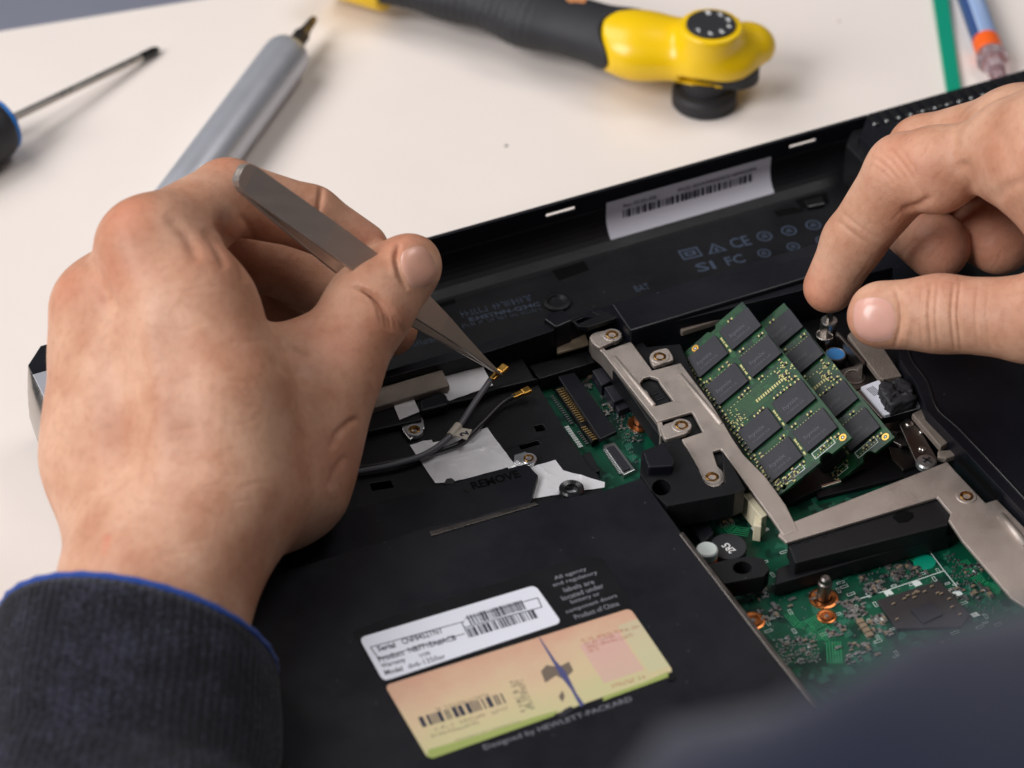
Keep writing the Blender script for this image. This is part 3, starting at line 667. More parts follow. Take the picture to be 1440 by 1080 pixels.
for a, b in (((745, 750), (695, 625)), ((765, 745), (715, 622)), ((785, 740), (732, 620))):
    dashes(L(a)[0], L(b)[0], zt, 1.2, 14, 'ink', coa, a[0])
prism('security_thread', L((800, 452), (805, 452), (868, 545), (905, 585), (925, 620), (952, 676), (985, 722), (968, 732), (945, 690), (932, 664), (890, 610), (862, 560)), zt + .03, .02, 'ink_blue', coa, 0)
prism('security_window', L((808, 588), (830, 562), (880, 570), (922, 548), (940, 585), (902, 622), (870, 605), (826, 634)), zt + .02, .015, 'ink_soft', coa, 0)
prism('worn_patch', L((870, 770), (905, 740), (930, 728), (942, 740), (900, 772)), zt + .04, .02, 'chip_black', coa, 0)
prism('worn_patch', L((880, 690), (895, 665), (905, 690), (895, 712)), zt + .04, .02, 'ink_soft', coa, 0)
prism('peeled_corner', L((1325, 590), (1352, 600), (1350, 622), (1322, 625)), ZP + .5, .4, 'black_gloss', laptop, 0.1)
# white lettering printed on the film and the cover
for s, a, b in (('All agency', (868, 222), (998, 182)), ('and regulatory', (862, 250), (1042, 196)), ('labels are', (905, 268), (1028, 232)), ('located under', (898, 302), (1066, 248)),
                ('battery or', (935, 318), (1052, 282)), ('component doors', (915, 358), (1122, 290)), ('Product of China', (950, 378), (1128, 320))):
    line(s, a, b, 'print_grey', laptop, 1.75, .01, 'lettering', ZP + .09)
line('Designed by HEWLETT-PACKARD', (585, 912), (1185, 712), 'print_grey', laptop, 2.2, .0, 'lettering', ZP + .02)

# ------- processor bay: what stands on the board
def smd(q, z, m, bevel=.08): return part('component', q, z, z - ZM, m, board, bevel)
coil = MB().cyl(P(*H((315, 430))[0], 23)[:2], 5.3, ZM, 23.0, 28).build('inductor', 'black_rubber', board, 0.5)
f, w = base_frame(H((360, 468))[0], H((290, 405))[0], 23.0); text('lettering', '2R5', Fr(f(0, -.6), f.ex, f.ey, f.ez), 4.0, 2.4, 'white_dot', coil, .02, .05)
prism('terminal', H((225, 372), (295, 350), (300, 365), (232, 386)), 21, 2, 'silk_white', coil, .1)
prism('terminal', H((330, 508), (398, 485), (404, 502), (336, 522)), 21, 2, 'silk_white', coil, .1)
c = P(*H((168, 470))[0], 25)
cp = MB().lathe([(3.0, ZM), (3.0, 23.4), (2.9, 23.6)], Fr((c[0], c[1], 0)), 24).build('capacitor', 'orange_plastic', board, smooth=False)
MB().lathe([(3.05, 23.5), (3.05, 25.8), (2.7, 26.2), (2.2, 26.2)], Fr((c[0], c[1], 0)), 24).build('capacitor_can', 'silk_white', cp, smooth=False)
part('power_chip', H((20, 250), (120, 200), (215, 330), (140, 420)), 22, 3, 'chip_black', bevel=.3)
pins(H((5, 300))[0], H((125, 445))[0], 12, 5, 19.7, 'solder', board)
pins(H((30, 290))[0], H((135, 420))[0], 12, 3, 20.3, 'solder', board)
for px, py, r, post in ((972, 790, 4.1, True), (993, 915, 2.7, False), (485, 945, 3.4, False), (830, 640, 3.6, False)):
    c = P(*H((px, py))[0], ZM + .3)
    rg = MB().lathe([(r * 1.0, ZM - .2), (r, ZM + .35), (r * .85, ZM + .5), (r * .55, ZM + .4), (r * .5, ZM + .1)], Fr((c[0], c[1], 0)), 28, cap=False).build('copper_ring', 'copper', board, smooth=False)
    MB().cyl((c[0], c[1]), r * .54, ZM + .02, ZM + .1, 20).build('ring_hole', 'pit_black' if post else 'copper', rg)
    if post:
        MB().lathe([(1.9, ZM), (1.9, 24.0), (2.05, 24.2), (2.05, 25.4), (1.6, 25.8), (1.5, 27.0), (.9, 27.5)], Fr((c[0], c[1], 0)), 20).build('standoff', 'dark_steel', rg, 0.1)
    else:
        MB().cyl((c[0], c[1]), r * .2, ZM + .1, ZM + .5, 12).build('via_plug', 'solder', rg)
# graphics chip
gp = part('graphics_chip', I((262, 708), (690, 570), (900, 800), (840, 880), (400, 900)), 20.2, 1.2, 'component_dark', bevel=.1)
prism('chip_die', I((497, 770), (632, 712), (718, 800), (580, 862)), 20.9, .7, 'chip_black', gp, .1)
for (u, v) in ((475, 668), (515, 655), (545, 645), (590, 640), (520, 680), (680, 650), (705, 655), (640, 605), (760, 690), (375, 725), (400, 830), (780, 745), (835, 795), (450, 690), (530, 640)):
    prism('chip_resistor', I((u - 13, v + 3), (u + 8, v - 6), (u + 14, v + 2), (u - 7, v + 10)), 20.7, .5, 'component_tan', gp, .05)
for q in (I((500, 582), (548, 566), (575, 596), (528, 614)), I((305, 648), (352, 634), (378, 662), (330, 680)), I((778, 652), (828, 636), (856, 665), (806, 682)), I((235, 832), (300, 812), (325, 840), (250, 864)), I((900, 800), (945, 785), (975, 808), (930, 822))):
    part('silkscreen_mark', q, ZM + .12, .1, 'silk_white', bevel=0)
part('silkscreen_dot', [(I((590, 445))[0][0] + 16 * math.cos(t * .4189), I((590, 445))[0][1] + 10.5 * math.sin(t * .4189)) for t in range(15)], ZM + .1, .08, 'green_plastic', bevel=0)
mb = MB()
for a, b in (((590, 325), (725, 505)), ((725, 505), (330, 640)), ((725, 505), (830, 635)), ((330, 640), (10, 740)), ((480, 790), (560, 880))):
    f, w = base_frame(I(a)[0], I(b)[0], ZM); mb.box(0, w, -.13, .13, .05, .1, f)
mb.build('silkscreen_line', 'silk_white', board)
# clusters of small components and vias: (photo region corners, how many)
def cluster(zone, n, seed, kinds=('component_tan', 'component_dark', 'solder'), size=(1.0, 1.8)):
    r = random.Random(seed); q = PX(zone, ZM); out = {k: MB() for k in kinds + ('solder',)}
    for _ in range(n):
        a, b = r.random(), r.random()
        p = (np.array(q[0]) * (1 - a) + np.array(q[1]) * a) * (1 - b) + (np.array(q[3]) * (1 - a) + np.array(q[2]) * a) * b
        l = r.uniform(*size); w = l * .5; h = l * .42
        if r.random() < .5: ex, ey = (1, 0, 0), (0, 1, 0)
        else: ex, ey = (0, 1, 0), (-1, 0, 0)
        F = Fr((p[0], p[1], ZM), ex, ey, (0, 0, 1)); k = r.choice(kinds)
        out[k].box(-l * .28, l * .28, -w / 2, w / 2, .05, h, F)
        for s in (-1, 1): out['solder'].box(min(s * l * .3, s * l * .62), max(s * l * .3, s * l * .62), -w * .55, w * .55, .02, h * .8, F)
    for k, mb in out.items():
        if mb.v: mb.build('small_components', k, board, kind='stuff')
def vias(zone, nx, ny, jitter, seed, m='solder', r_=.34):
    r = random.Random(seed); q = PX(zone, ZM); mb = MB()
    for i in range(nx):
        for j in range(ny):
            if r.random() < .15: continue
            a, b = (i + .5 + r.uniform(-jitter, jitter)) / nx, (j + .5 + r.uniform(-jitter, jitter)) / ny
            p = (np.array(q[0]) * (1 - a) + np.array(q[1]) * a) * (1 - b) + (np.array(q[3]) * (1 - a) + np.array(q[2]) * a) * b
            mb.cyl(p, r_, ZM + .02, ZM + .22, 6)
    mb.build('solder_points', m, board, kind='stuff')
cluster(I((320, 500), (490, 440), (620, 520), (400, 580)), 30, 1)
cluster(I((170, 580), (240, 545), (320, 640), (190, 680)), 14, 2)
cluster(I((20, 740), (140, 700), (200, 800), (100, 850)), 16, 3, size=(1.1, 2.0))
cluster(I((900, 610), (980, 590), (1060, 690), (930, 720)), 12, 4, size=(1.2, 2.2))
cluster(I((200, 830), (320, 800), (360, 950), (240, 960)), 18, 41)
vias(I((720, 400), (800, 380), (860, 470), (780, 490)), 5, 4, .25, 5); vias(I((760, 500), (910, 470), (990, 600), (830, 610)), 7, 5, .3, 6)
vias(I((90, 480), (330, 420), (380, 560), (150, 600)), 5, 4, .45, 7, r_=.3)
vias(I((930, 740), (1040, 720), (1080, 800), (960, 820)), 4, 3, .4, 71, r_=.3)
cluster(J((330, 480), (470, 440), (480, 480), (350, 530)), 12, 8, size=(1.2, 2.2)); cluster(J((640, 450), (740, 430), (760, 500), (680, 520)), 14, 9)
vias(J((390, 590), (560, 570), (580, 680), (450, 690)), 14, 8, .4, 10, r_=.3)
cluster(J((400, 585), (560, 570), (590, 690), (440, 690)), 26, 101, size=(.8, 1.4)); cluster(J((640, 620), (760, 600), (800, 660), (680, 690)), 16, 11)
cluster(J((730, 360), (800, 350), (820, 410), (750, 420)), 12, 12); cluster(J((190, 120), (240, 110), (260, 160), (210, 170)), 5, 13, size=(1.4, 2.4))
for k in range(4):
    smd(J((712 + 12 * k, 515 + 17 * k), (735 + 12 * k, 508 + 17 * k), (745 + 12 * k, 522 + 17 * k), (722 + 12 * k, 530 + 17 * k)), 20, 'component_tan')
def trace_bundle(pts, n, pitch, wid):
    mb = MB(); Q = [np.array(P(*p, ZM)[:2]) for p in pts]
    for k in range(n):
        for a, b in zip(Q[:-1], Q[1:]):
            d = b - a; l = np.linalg.norm(d); d = d / l; nn = np.array([-d[1], d[0]]); o_ = nn * (k * pitch)
            F = Fr((*(a + o_), ZM), (d[0], d[1], 0), (nn[0], nn[1], 0), (0, 0, 1)); mb.box(-wid / 2, l + wid / 2, -wid / 2, wid / 2, .02, .06 + .004 * k, F)
    mb.build('copper_traces', 'trace_green', board, kind='stuff')
mat('trace_green', lin(40, 140, 92), .4, var=.1, vscale=200)
trace_bundle(J((520, 520), (560, 560), (600, 600), (605, 680)), 6, .75, .3); trace_bundle(J((440, 500), (480, 545), (520, 550), (560, 600)), 4, .7, .25)
trace_bundle(J((170, 120), (230, 190), (300, 200)), 5, .8, .3); trace_bundle(J((850, 300), (920, 285), (960, 330)), 5, .7, .25); trace_bundle(J((1100, 300), (1180, 390), (1250, 420)), 5, .7, .25)
r = random.Random(31); mb = MB()
for _ in range(70):                                                     # printed outlines and reference marks
    u, v = r.uniform(340, 1280), r.uniform(260, 680); c = P(*J((u, v))[0], ZM); l, h = r.choice(((1.6, .7), (2.4, .9), (.9, 1.9))); F = Fr((c[0], c[1], ZM))
    t_ = .14
    mb.extr([(0, 0), (l, 0), (l, h), (0, h)], .02, .05, [[(t_, t_), (l - t_, t_), (l - t_, h - t_), (t_, h - t_)]], F)
mb.build('silkscreen_outlines', 'silk_white', board, kind='stuff')
for k in range(6):
    u, v = ((330, 420), (560, 420), (840, 330), (1080, 420), (1150, 330), (620, 560))[k]
    cluster(J((u - 30, v - 16), (u + 40, v - 24), (u + 50, v + 20), (u - 20, v + 26)), 14, 200 + k, size=(.9, 1.7))
vias(J((300, 380), (1250, 300), (1300, 480), (380, 660)), 16, 10, .48, 77, r_=.22)
# small parts round the wireless connector
cluster(Cz((300, 345), (370, 330), (430, 430), (350, 440)), 12, 21, size=(1., 2.)); cluster(Cz((400, 470), (470, 450), (520, 580), (470, 600)), 14, 22, ('component_tan', 'solder'), size=(.9, 1.8))
cluster(Cz((500, 600), (590, 580), (680, 760), (580, 740)), 26, 23, size=(.6, 1.2)); vias(Cz((500, 590), (610, 560), (690, 760), (560, 760)), 9, 8, .4, 24, r_=.22)
vias(Cz((580, 790), (610, 780), (660, 880), (640, 890)), 2, 5, .2, 25, r_=.22)

# ------- right-hand end of the bay: capacitors, heat-pipe plate, lever
def can(px, py, z0, z1, r, m, top):
    c = P(px, py, z1); f = Fr((c[0], c[1], 0))
    t = MB().lathe([(r, z0), (r, z1 - .7), (r * .94, z1 - .2), (r * .86, z1), (r * .82, z1 - .25)], f, 28, cap=False).build('capacitor', m, laptop, smooth=True)
    MB().cyl((c[0], c[1]), r * .84, z1 - .4, z1 - .22, 24).build('can_top', top, t)
can(1160, 470, ZM, 29.5, 2.9, 'steel', 'dark_steel'); can(1175, 497, ZM, 28, 3.3, 'dark_steel', 'blue_cap')
prism('shield_plate', Dz((150, 310), (340, 262), (395, 350), (235, 425)), 26, 1.0, 'dark_steel', laptop, 0.2)
c = P(*Dz((237, 348))[0], 26); MB().cyl((c[0], c[1]), 3.3, 25.9, 26.25, 24, hole=2.9).build('stamped_ring', 'steel', laptop)
prism('fabric_gasket', Dz((200, 120), (225, 95), (400, 195), (495, 340), (400, 360), (375, 355)), 31, 2, 'gasket_fabric', laptop, 0.3)
prism('shield_edge', Dz((135, 105), (150, 100), (298, 265), (285, 275)), 31, 6, 'dark_steel', laptop, 0.2)
tape = prism('barcode_sticker', round_poly(Dz((268, 402), (372, 362), (440, 480), (600, 482), (608, 500), (400, 556)), 3), 30.6, 1.2, 'paper_white', laptop, 0.1)
f, w = base_frame(Dz((345, 452))[0], Dz((300, 412))[0], 30.65)
for k in range(5): MB().box(0, w, -.3 - k * .55, -.08 - k * .55, .01, .04, f).build('bar', 'ink', tape)
prism('sticker_base', Dz((250, 425), (275, 405), (402, 558), (385, 575)), 29.8, 1.2, 'dark_steel', laptop, 0.2)
# crumpled black foam: displaced blocks
def foam(q, z, h, seed):
    me = MB().extr(PX(q, z), z - h, z).mesh('foam_pad'); bm = bmesh.new(); bm.from_mesh(me)
    bmesh.ops.triangulate(bm, faces=bm.faces); bmesh.ops.subdivide_edges(bm, edges=bm.edges, cuts=4, use_grid_fill=True)
    r = random.Random(seed)
    for v in bm.verts: v.co += Vector((r.uniform(-1, 1), r.uniform(-1, 1), r.uniform(-1, 1))) * .00035
    bm.to_mesh(me); bm.free(); me.materials.append(MATS['black_rubber']); return finish('foam_pad', me, laptop, smooth=True)
foam(Dz((370, 390), (400, 360), (450, 380), (470, 420), (560, 440), (575, 465), (440, 500), (410, 470), (390, 430)), 34.5, 4, 1)
foam(Dz((440, 370), (490, 350), (545, 390), (560, 430), (470, 430)), 33.5, 4, 2)
foam(Dz((420, 480), (560, 440), (580, 470), (450, 515)), 33, 3, 3)
hp = MB().tube(smooth_path([P(*p, 26) for p in Dz((285, 480), (340, 500), (380, 530))]), 2.6, 14).build('heat_pipe', 'copper', laptop, smooth=True)
prism('hinge_plate', Dz((390, 600), (480, 585), (520, 640), (470, 645), (420, 640)), 24, 1.2, 'steel', laptop, 0.3)
prism('hinge_plate', Dz((430, 660), (515, 650), (540, 715), (490, 720), (450, 700)), 23, 1.2, 'steel', laptop, 0.3)
prism('hinge_plate', Dz((420, 720), (545, 745), (570, 830), (500, 850), (440, 790)), 22, 1.2, 'dark_steel', laptop, 0.3)
lv = prism('lever_arm', round_poly(Dz((478, 600), (525, 570), (570, 585), (692, 800), (655, 838), (585, 842)), 3), 28, 1.0, 'dark_steel', laptop, 0.25)
for p in ((535, 602), (600, 648), (598, 738), (612, 742)):
    c = P(*Dz(p)[0], 28); MB().lathe([(.9 if p[0] > 560 else 1.5, 28), (.8 if p[0] > 560 else 1.3, 28.4), (.4, 28.6)], Fr((c[0], c[1], 0)), 14).build('rivet', 'steel', lv, smooth=True)
c = P(*Dz((628, 803))[0], 29.5); fsw = Fr((c[0], c[1], 0))
sw = MB().lathe([(3.0, 27.8), (3.0, 29.0), (2.6, 29.6), (.2, 29.9)], fsw, 28).build('screw', 'solder', laptop, smooth=False)
for a in (0.4, 0.4 + math.pi / 2):
    MB().box(-1.5, 1.5, -.35, .35, 29.7, 29.98, Fr((c[0], c[1], 0), (math.cos(a), math.sin(a), 0), (-math.sin(a), math.cos(a), 0))).build('cross_slot', 'component_dark', sw)
prism('fabric_gasket', Dz((548, 545), (615, 512), (765, 690), (705, 728)), 30.5, 2.2, 'gasket_fabric', laptop, 0.4)
prism('hinge_foot', Dz((690, 745), (800, 738), (818, 760), (735, 790), (690, 780)), 29, 2, 'gasket_fabric', laptop, 0.4)
prism('rim_groove', Dz((785, 795), (810, 775), (1020, 990), (1000, 1012)), ZL + .15, .3, 'pit_black', laptop, 0)

# ------------------------------------------------------------------ memory modules
def ram_frame(a, b, c, d, zl, zr):
    A_, B_, c_, d_ = P(*a, zl), P(*b, zl), P(*c, zr), P(*d, zr)
    ex = (B_ - A_) / np.linalg.norm(B_ - A_); s = (c_ - A_) + (d_ - B_); ey = s - ex * (s @ ex); ey /= np.linalg.norm(ey); n = np.cross(ey, ex)
    if n[2] < 0: n = -n
    return Fr(A_, ex, ey, n)
R1 = ram_frame((957, 500), (1096, 698), (1041, 424), (1198, 614), 26, 41)
O2 = P(1010, 470, 20) + R1.ex * 8.3 - R1.ey * 2.8
R2 = Fr(O2, R1.ex, R1.ey, R1.ez)
def memory_module(F, label):
    t = thing('memory_module', label, 'memory module', tuple(F(33, -3)), 'memory modules in the laptop bay')
    def arc(cu, cv, r, a0, a1, n=8): return [(cu + r * math.cos(a0 + (a1 - a0) * k / n), cv + r * math.sin(a0 + (a1 - a0) * k / n)) for k in range(n + 1)]
    pi = math.pi
    outl = [(0.2, -5.5), (66.6, -5.5), (66.9, 15.0)] + arc(67.0, 17.2, 2.0, -pi / 2, -3 * pi / 2, 10) + [(67.2, 19.5), (67.4, 26.6), (-.6, 24.8), (-.5, 14.2), (.8, 13.4), (.8, 11.6), (-.2, 10.8)]
    hs = [arc(65.4, 2.6, .85, 0, 2 * pi * 7 / 8, 7)]
    bd = MB().extr(outl, -1.0, 0, hs, F).build('circuit_board', 'pcb_module', t, 0.06)
    for u, v in ((0.9 + .8, 4.9), (65.2, 24.6)):
        MB().cyl((u, v), 1.15, .02, .10, 18, F, .62).build('fiducial_ring', 'gold', bd)
        MB().cyl((u, v), .3, .02, .1, 10, F).build('fiducial_dot', 'white_dot', bd)
    for u in (3.8, 17.4, 39.3, 52.8):
        for v in (1.2, 14.1):
            ch = MB().box(u - .3, u + 9.0, v - .2, v + 11.1, .12, 1.15, F).build('memory_chip', 'chip_black', t, 0.12)
            # marking runs along the chip's long side
            g = Fr(F(u + 5.6, v + 1.6, 1.15), F.ey, -F.ex, F.ez)
            text('lettering', 'hynix', Fr(g(0, 0), g.ex, g.ey, g.ez), 5.6, 2.0, 'chip_print', ch, 0.01)
            text('fine_print', '11205A LR', Fr(g(.2, -1.6), g.ex, g.ey, g.ez), 6.4, .9, 'chip_print', ch, 0.0)
    # rows of solder balls and passives between the chips
    r = random.Random(5); pads, blk, tan = MB(), MB(), MB()
    def row(u0, v0, u1, v1, n, s=.42):
        for k in range(n):
            a = (k + .5) / n; u, v = u0 + (u1 - u0) * a, v0 + (v1 - v0) * a
            pads.box(u - s / 2, u + s / 2, v - s * .5, v + s * .5, .02, .09, F)
    def passive(u, v, along):
        l, w = 1.5, .75
        if along == 'v':
            blk.box(u - w / 2, u + w / 2, v - l * .28, v + l * .28, .02, .42, F)
            for s in (-1, 1): pads.box(u - w / 2, u + w / 2, min(v + s * l * .3, v + s * l * .6), max(v + s * l * .3, v + s * l * .6), .02, .36, F)
        else:
            blk.box(u - l * .28, u + l * .28, v - w / 2, v + w / 2, .02, .42, F)
            for s in (-1, 1): pads.box(min(u + s * l * .3, u + s * l * .6), max(u + s * l * .3, u + s * l * .6), v - w / 2, v + w / 2, .02, .36, F)
    for u in (1.9, 15.0, 28.0, 37.6, 50.4, 63.0):
        for v0 in (1.6, 14.5):
            for k in range(4):
                if r.random() < .55: passive(u + r.uniform(-.3, .5), v0 + 1.2 + k * 2.6 + r.uniform(-.4, .4), r.choice('vvu'))
            row(u + 1.2, v0, u + 1.2, v0 + 10, r.choice((6, 8, 10)), .30)
    for u in (4.5, 18, 40, 53.5):
        row(u, 13.1, u + 8, 13.1, 4, .62)
        for k in range(3): tan.box(u + 1 + k * 2.7, u + 2.4 + k * 2.7, 12.85, 13.3, .02, .06, F)
    for k in range(13): pads.box(33.2, 34.4, 10.6 + k * .86, 11.1 + k * .86, .02, .09, F)
    for k in range(40): pads.cyl((29.6 + r.uniform(0, 7.5), r.uniform(.3, 5.5)), .2, .02, .08, 6, F)
    for k in range(26): pads.cyl((29.6 + r.uniform(0, 7.0), r.uniform(19.5, 25.6)), .26, .02, .08, 6, F)
    for k in range(6): passive(29.8 + r.uniform(0, 7), 20.5 + r.uniform(0, 5), r.choice('uv'))
    for k in range(34): passive(1.5 + k * 1.92, .25 + r.uniform(-.15, .3), r.choice('uvv'))
    for k in range(12): passive(62.6 + r.uniform(0, 3), .6 + r.uniform(0, 8), r.choice('uv'))
    pads.build('solder_pads', 'pad_gold', t, kind='stuff'); blk.build('small_components', 'component_dark', t, kind='stuff'); tan.build('exposed_traces', 'pad_gold', t, kind='stuff')
    # printed outlines round the bottom edge and the copper pour in the middle
    for u, v, w, h in ((62.4, 14.6, 2.6, 7.5), (62.8, 4.2, 2.4, 6.5)):
        MB().extr([(u, v), (u + w, v), (u + w, v + h), (u, v + h)], .02, .05, [[(u + .2, v + .2), (u + w - .2, v + .2), (u + w - .2, v + h - .2), (u + .2, v + h - .2)]], F).build('silkscreen_frame', 'silk_white', t)
    mb = MB()
    for k in range(16): mb.box(29.2 + k * .46, 29.38 + k * .46, 3.4 + (k % 4) * .5, 14 + (k % 3) * 1.3, .015, .035, F)
    mb.build('trace_bundle', 'pcb_edge', t, kind='stuff')
    mb = MB()
    for k in range(60): mb.box(1.6 + k * 1.06, 2.2 + k * 1.06, -5.4, -2.2, .01, .06, F)
    mb.build('edge_contacts', 'gold', t, kind='stuff')
    return t
memory_module(R1, 'green memory module tilted up on top, all eight dark chips in view')
memory_module(R2, 'green memory module mostly tucked beneath the other memory module')
# ------------------------------------------------------------------ tools on the table
def axis_frame(a, b):
    a, b = np.array(a, float), np.array(b, float); ez = (b - a) / np.linalg.norm(b - a)
    ex = np.cross([0, 0, 1], ez); ex /= np.linalg.norm(ex); return Fr(a, ex, np.cross(ez, ex), ez), np.linalg.norm(b - a)
# aluminium precision screwdriver
pa, pb = P(238, 302, 8.7), P(405, 76, 8.7)
f, n = axis_frame(pa, pb); t = thing('pen_screwdriver', 'thick silver pen-shaped screwdriver with dark hex bit behind the left hand', 'screwdriver', tuple(P(300, 190, 0)))
MB().lathe([(0.1, -12), (7.0, -12), (8.2, -11), (8.7, -9), (8.7, n - 6), (8.5, n - 1.5), (7.8, n + .6), (5.2, n + 1.6), (3.6, n + 1.7)], f, 48).build('handle', 'aluminium', t, smooth=True)
MB().lathe([(4.0, n + 1), (4.0, n + 5)], f, 18).build('bit_holder', 'dark_steel', t, 0.2)
MB().lathe([(3.4, n + 1), (3.4, n + 12), (2.6, n + 14), (2.0, n + 17.5), (1.9, n + 21), (1.4, n + 24.5)], f, 6).build('bit', 'dark_steel', t, 0.15)
# slim screwdriver
pa, pb = P(10, 170, 11), P(222, 69, 1.6)
f, n = axis_frame(pa, pb); t = thing('screwdriver', 'slim screwdriver with black handle, blue collar and black tip', 'screwdriver', tuple(P(100, 130, 0)))
f2, _ = axis_frame(P(-62, 210, 11.5), P(18, 168, 11.2))
MB().lathe([(.1, -50), (8, -48), (11.2, -40), (11.2, -6), (11, 8), (11.3, 14), (10.8, 17.4), (9.8, 19.6)], f2, 32).build('handle', 'black_rubber', t, smooth=True)
MB().lathe([(10.0, 19.2), (9.4, 21.0), (6.0, 23.0), (1.6, 23.6)], f2, 32).build('collar', 'driver_blue', t, smooth=True)
MB().lathe([(1.45, -8), (1.45, n - 8)], f, 16).build('shaft', 'steel', t, smooth=False)
MB().lathe([(1.6, n - 9), (1.6, n - 2.0), (1.0, n)], f, 12).build('tip', 'black_gloss', t, 0.1)
# green stick
q = PX([(1308, -30), (1330, -30), (1356, 150), (1336, 155)], 2.2)
o = MB().extr(q, 0.05, 2.2).build('green_stick', 'green_plastic', None, 0.4); tag(o, 'flat green plastic stick lying behind the laptop', 'stick')
# glue syringe: blue barrel, orange band, clear flange
pa, pb = P(1352, -40, 5.2), P(1392, 74, 5.2); f, n = axis_frame(pa, pb)
t = thing('syringe', 'blue syringe with an orange band and clear plastic flange', 'syringe', tuple(P(1385, 40, 0)))
MB().lathe([(4.6, -30), (4.8, -29), (4.8, n - 7)], f, 32).build('barrel', 'tube_blue', t, smooth=True)
MB().extr([(5.0 * math.cos(a), 5.0 * math.sin(a)) for a in [2.2 + k * .14 for k in range(11)]] + [(4.7 * math.cos(a), 4.7 * math.sin(a)) for a in [3.6 - k * .14 for k in range(11)]], -30, n - 7.5, F=f).build('printed_stripe', 'tube_navy', t)
MB().lathe([(5.1, n - 7.2), (5.1, n + .8), (4.7, n + 1.2)], f, 32).build('band', 'orange_plastic', t, smooth=False)
MB().lathe([(4.4, n + 1.2), (5.6, n + 2.2), (5.8, n + 5), (4.2, n + 6), (3.2, n + 14), (2.6, n + 20), (.3, n + 21)], f, 32).build('flange', 'clear_plastic', t, smooth=True)
# speck on the table
# ------------------------------------------------------------------ hands and the cutter are sculpted as signed distance fields
def seg(p, a, b):
    ab = b - a; t = np.clip(((p - a) @ ab) / (ab @ ab), 0, 1); return np.linalg.norm(p - a - t[:, None] * ab, axis=1), t
def smin(a, b, k):
    h = np.clip(0.5 + 0.5 * (b - a) / k, 0, 1); return b + (a - b) * h - k * h * (1 - h)
class Sculpt:
    def __init__(s, lo, hi, res):
        s.lo, s.res = np.array(lo, float), res; s.n = np.ceil((np.array(hi) - s.lo) / res).astype(int) + 1
        g = np.meshgrid(*[np.arange(k, dtype=np.float32) * res + l for k, l in zip(s.n, s.lo)], indexing='ij')
        s.p = np.stack([x.ravel() for x in g], 1); s.d = np.full(len(s.p), 60.0, np.float32)
    def cone(s, a, b, ra, rb): d, t = seg(s.p, np.array(a, np.float32), np.array(b, np.float32)); return d - (ra + (rb - ra) * t)
    def ell(s, c, axes, r):
        q = (s.p - np.array(c, np.float32)) @ np.array(axes, np.float32).T; r = np.array(r, np.float32)
        k0 = np.linalg.norm(q / r, axis=1); k1 = np.linalg.norm(q / (r * r), axis=1) + 1e-6; return k0 * (k0 - 1) / k1
    def chain(s, pts, rs, k):
        d = None
        for i in range(len(pts) - 1):
            e = s.cone(pts[i], pts[i + 1], rs[i], rs[i + 1]); d = e if d is None else smin(d, e, k)
        return d
    def join(s, d, k): s.d = smin(s.d, d, k)
    def join_root(s, d, root, k0, span, k1=0.7):
        w = np.exp(-(np.linalg.norm(s.p - np.array(root, np.float32), axis=1) / span) ** 2); s.d = smin(s.d, d, k1 + (k0 - k1) * w)
    def cut(s, d, k): s.d = -smin(-s.d, d, k)
    def press(s, a, b, width, depth):
        d, _ = seg(s.p, np.array(a, np.float32), np.array(b, np.float32)); s.d = s.d + depth * np.exp(-(d / width) ** 2)
    def mesh(s, relax=2):
        """naive surface nets"""
        nx, ny, nz = s.n; D = s.d.reshape(nx, ny, nz)
        ins = D < 0
        cnt = np.zeros((nx - 1, ny - 1, nz - 1), np.int8)
        for i in (0, 1):
            for j in (0, 1):
                for k in (0, 1): cnt += ins[i:nx - 1 + i, j:ny - 1 + j, k:nz - 1 + k]
        act = (cnt > 0) & (cnt < 8); idx = -np.ones(act.shape, np.int64); cells = np.argwhere(act); idx[act] = np.arange(len(cells))
        acc = np.zeros((len(cells), 3)); num = np.zeros(len(cells))
        cs = [(i, j, k) for i in (0, 1) for j in (0, 1) for k in (0, 1)]
        for a in cs:
            for ax in range(3):
                if a[ax]: continue
                b = list(a); b[ax] = 1
                va = D[cells[:, 0] + a[0], cells[:, 1] + a[1], cells[:, 2] + a[2]]; vb = D[cells[:, 0] + b[0], cells[:, 1] + b[1], cells[:, 2] + b[2]]
                m = (va < 0) != (vb < 0); t = np.where(m, va / np.where(m, va - vb, 1), 0)
                pt = np.tile(np.array(a, float), (len(cells), 1)); pt[:, ax] = t
                acc[m] += pt[m]; num[m] += 1
        V = (cells + acc / num[:, None]) * s.res + s.lo
        quads = []
        for ax in range(3):
            sh = [nx, ny, nz]; sh[ax] -= 1
            sl0 = [slice(0, q) for q in sh]; sl1 = list(sl0); sl1[ax] = slice(1, sh[ax] + 1)
            a, b = ins[tuple(sl0)], ins[tuple(sl1)]; e = np.argwhere(a != b)
            u, v = (ax + 1) % 3, (ax + 2) % 3
            ok = (e[:, u] > 0) & (e[:, v] > 0) & (e[:, u] < s.n[u] - 1) & (e[:, v] < s.n[v] - 1); e = e[ok]
            flip = a[tuple(e.T)]
            def cell(du, dv): c = e.copy(); c[:, u] -= du; c[:, v] -= dv; return idx[tuple(c.T)]
            q = np.stack([cell(1, 1), cell(0, 1), cell(0, 0), cell(1, 0)], 1); q[~flip] = q[~flip][:, ::-1]; quads.append(q)
        Q = np.concatenate(quads)
        # light relaxation
        for _ in range(relax):
            S = np.zeros_like(V); N = np.zeros(len(V))
            for i in range(4):
                a, b = Q[:, i], Q[:, (i + 1) % 4]
                np.add.at(S, a, V[b]); np.add.at(N, a, 1); np.add.at(S, b, V[a]); np.add.at(N, b, 1)
            V = V * .5 + .5 * S / N[:, None]
        return V, Q
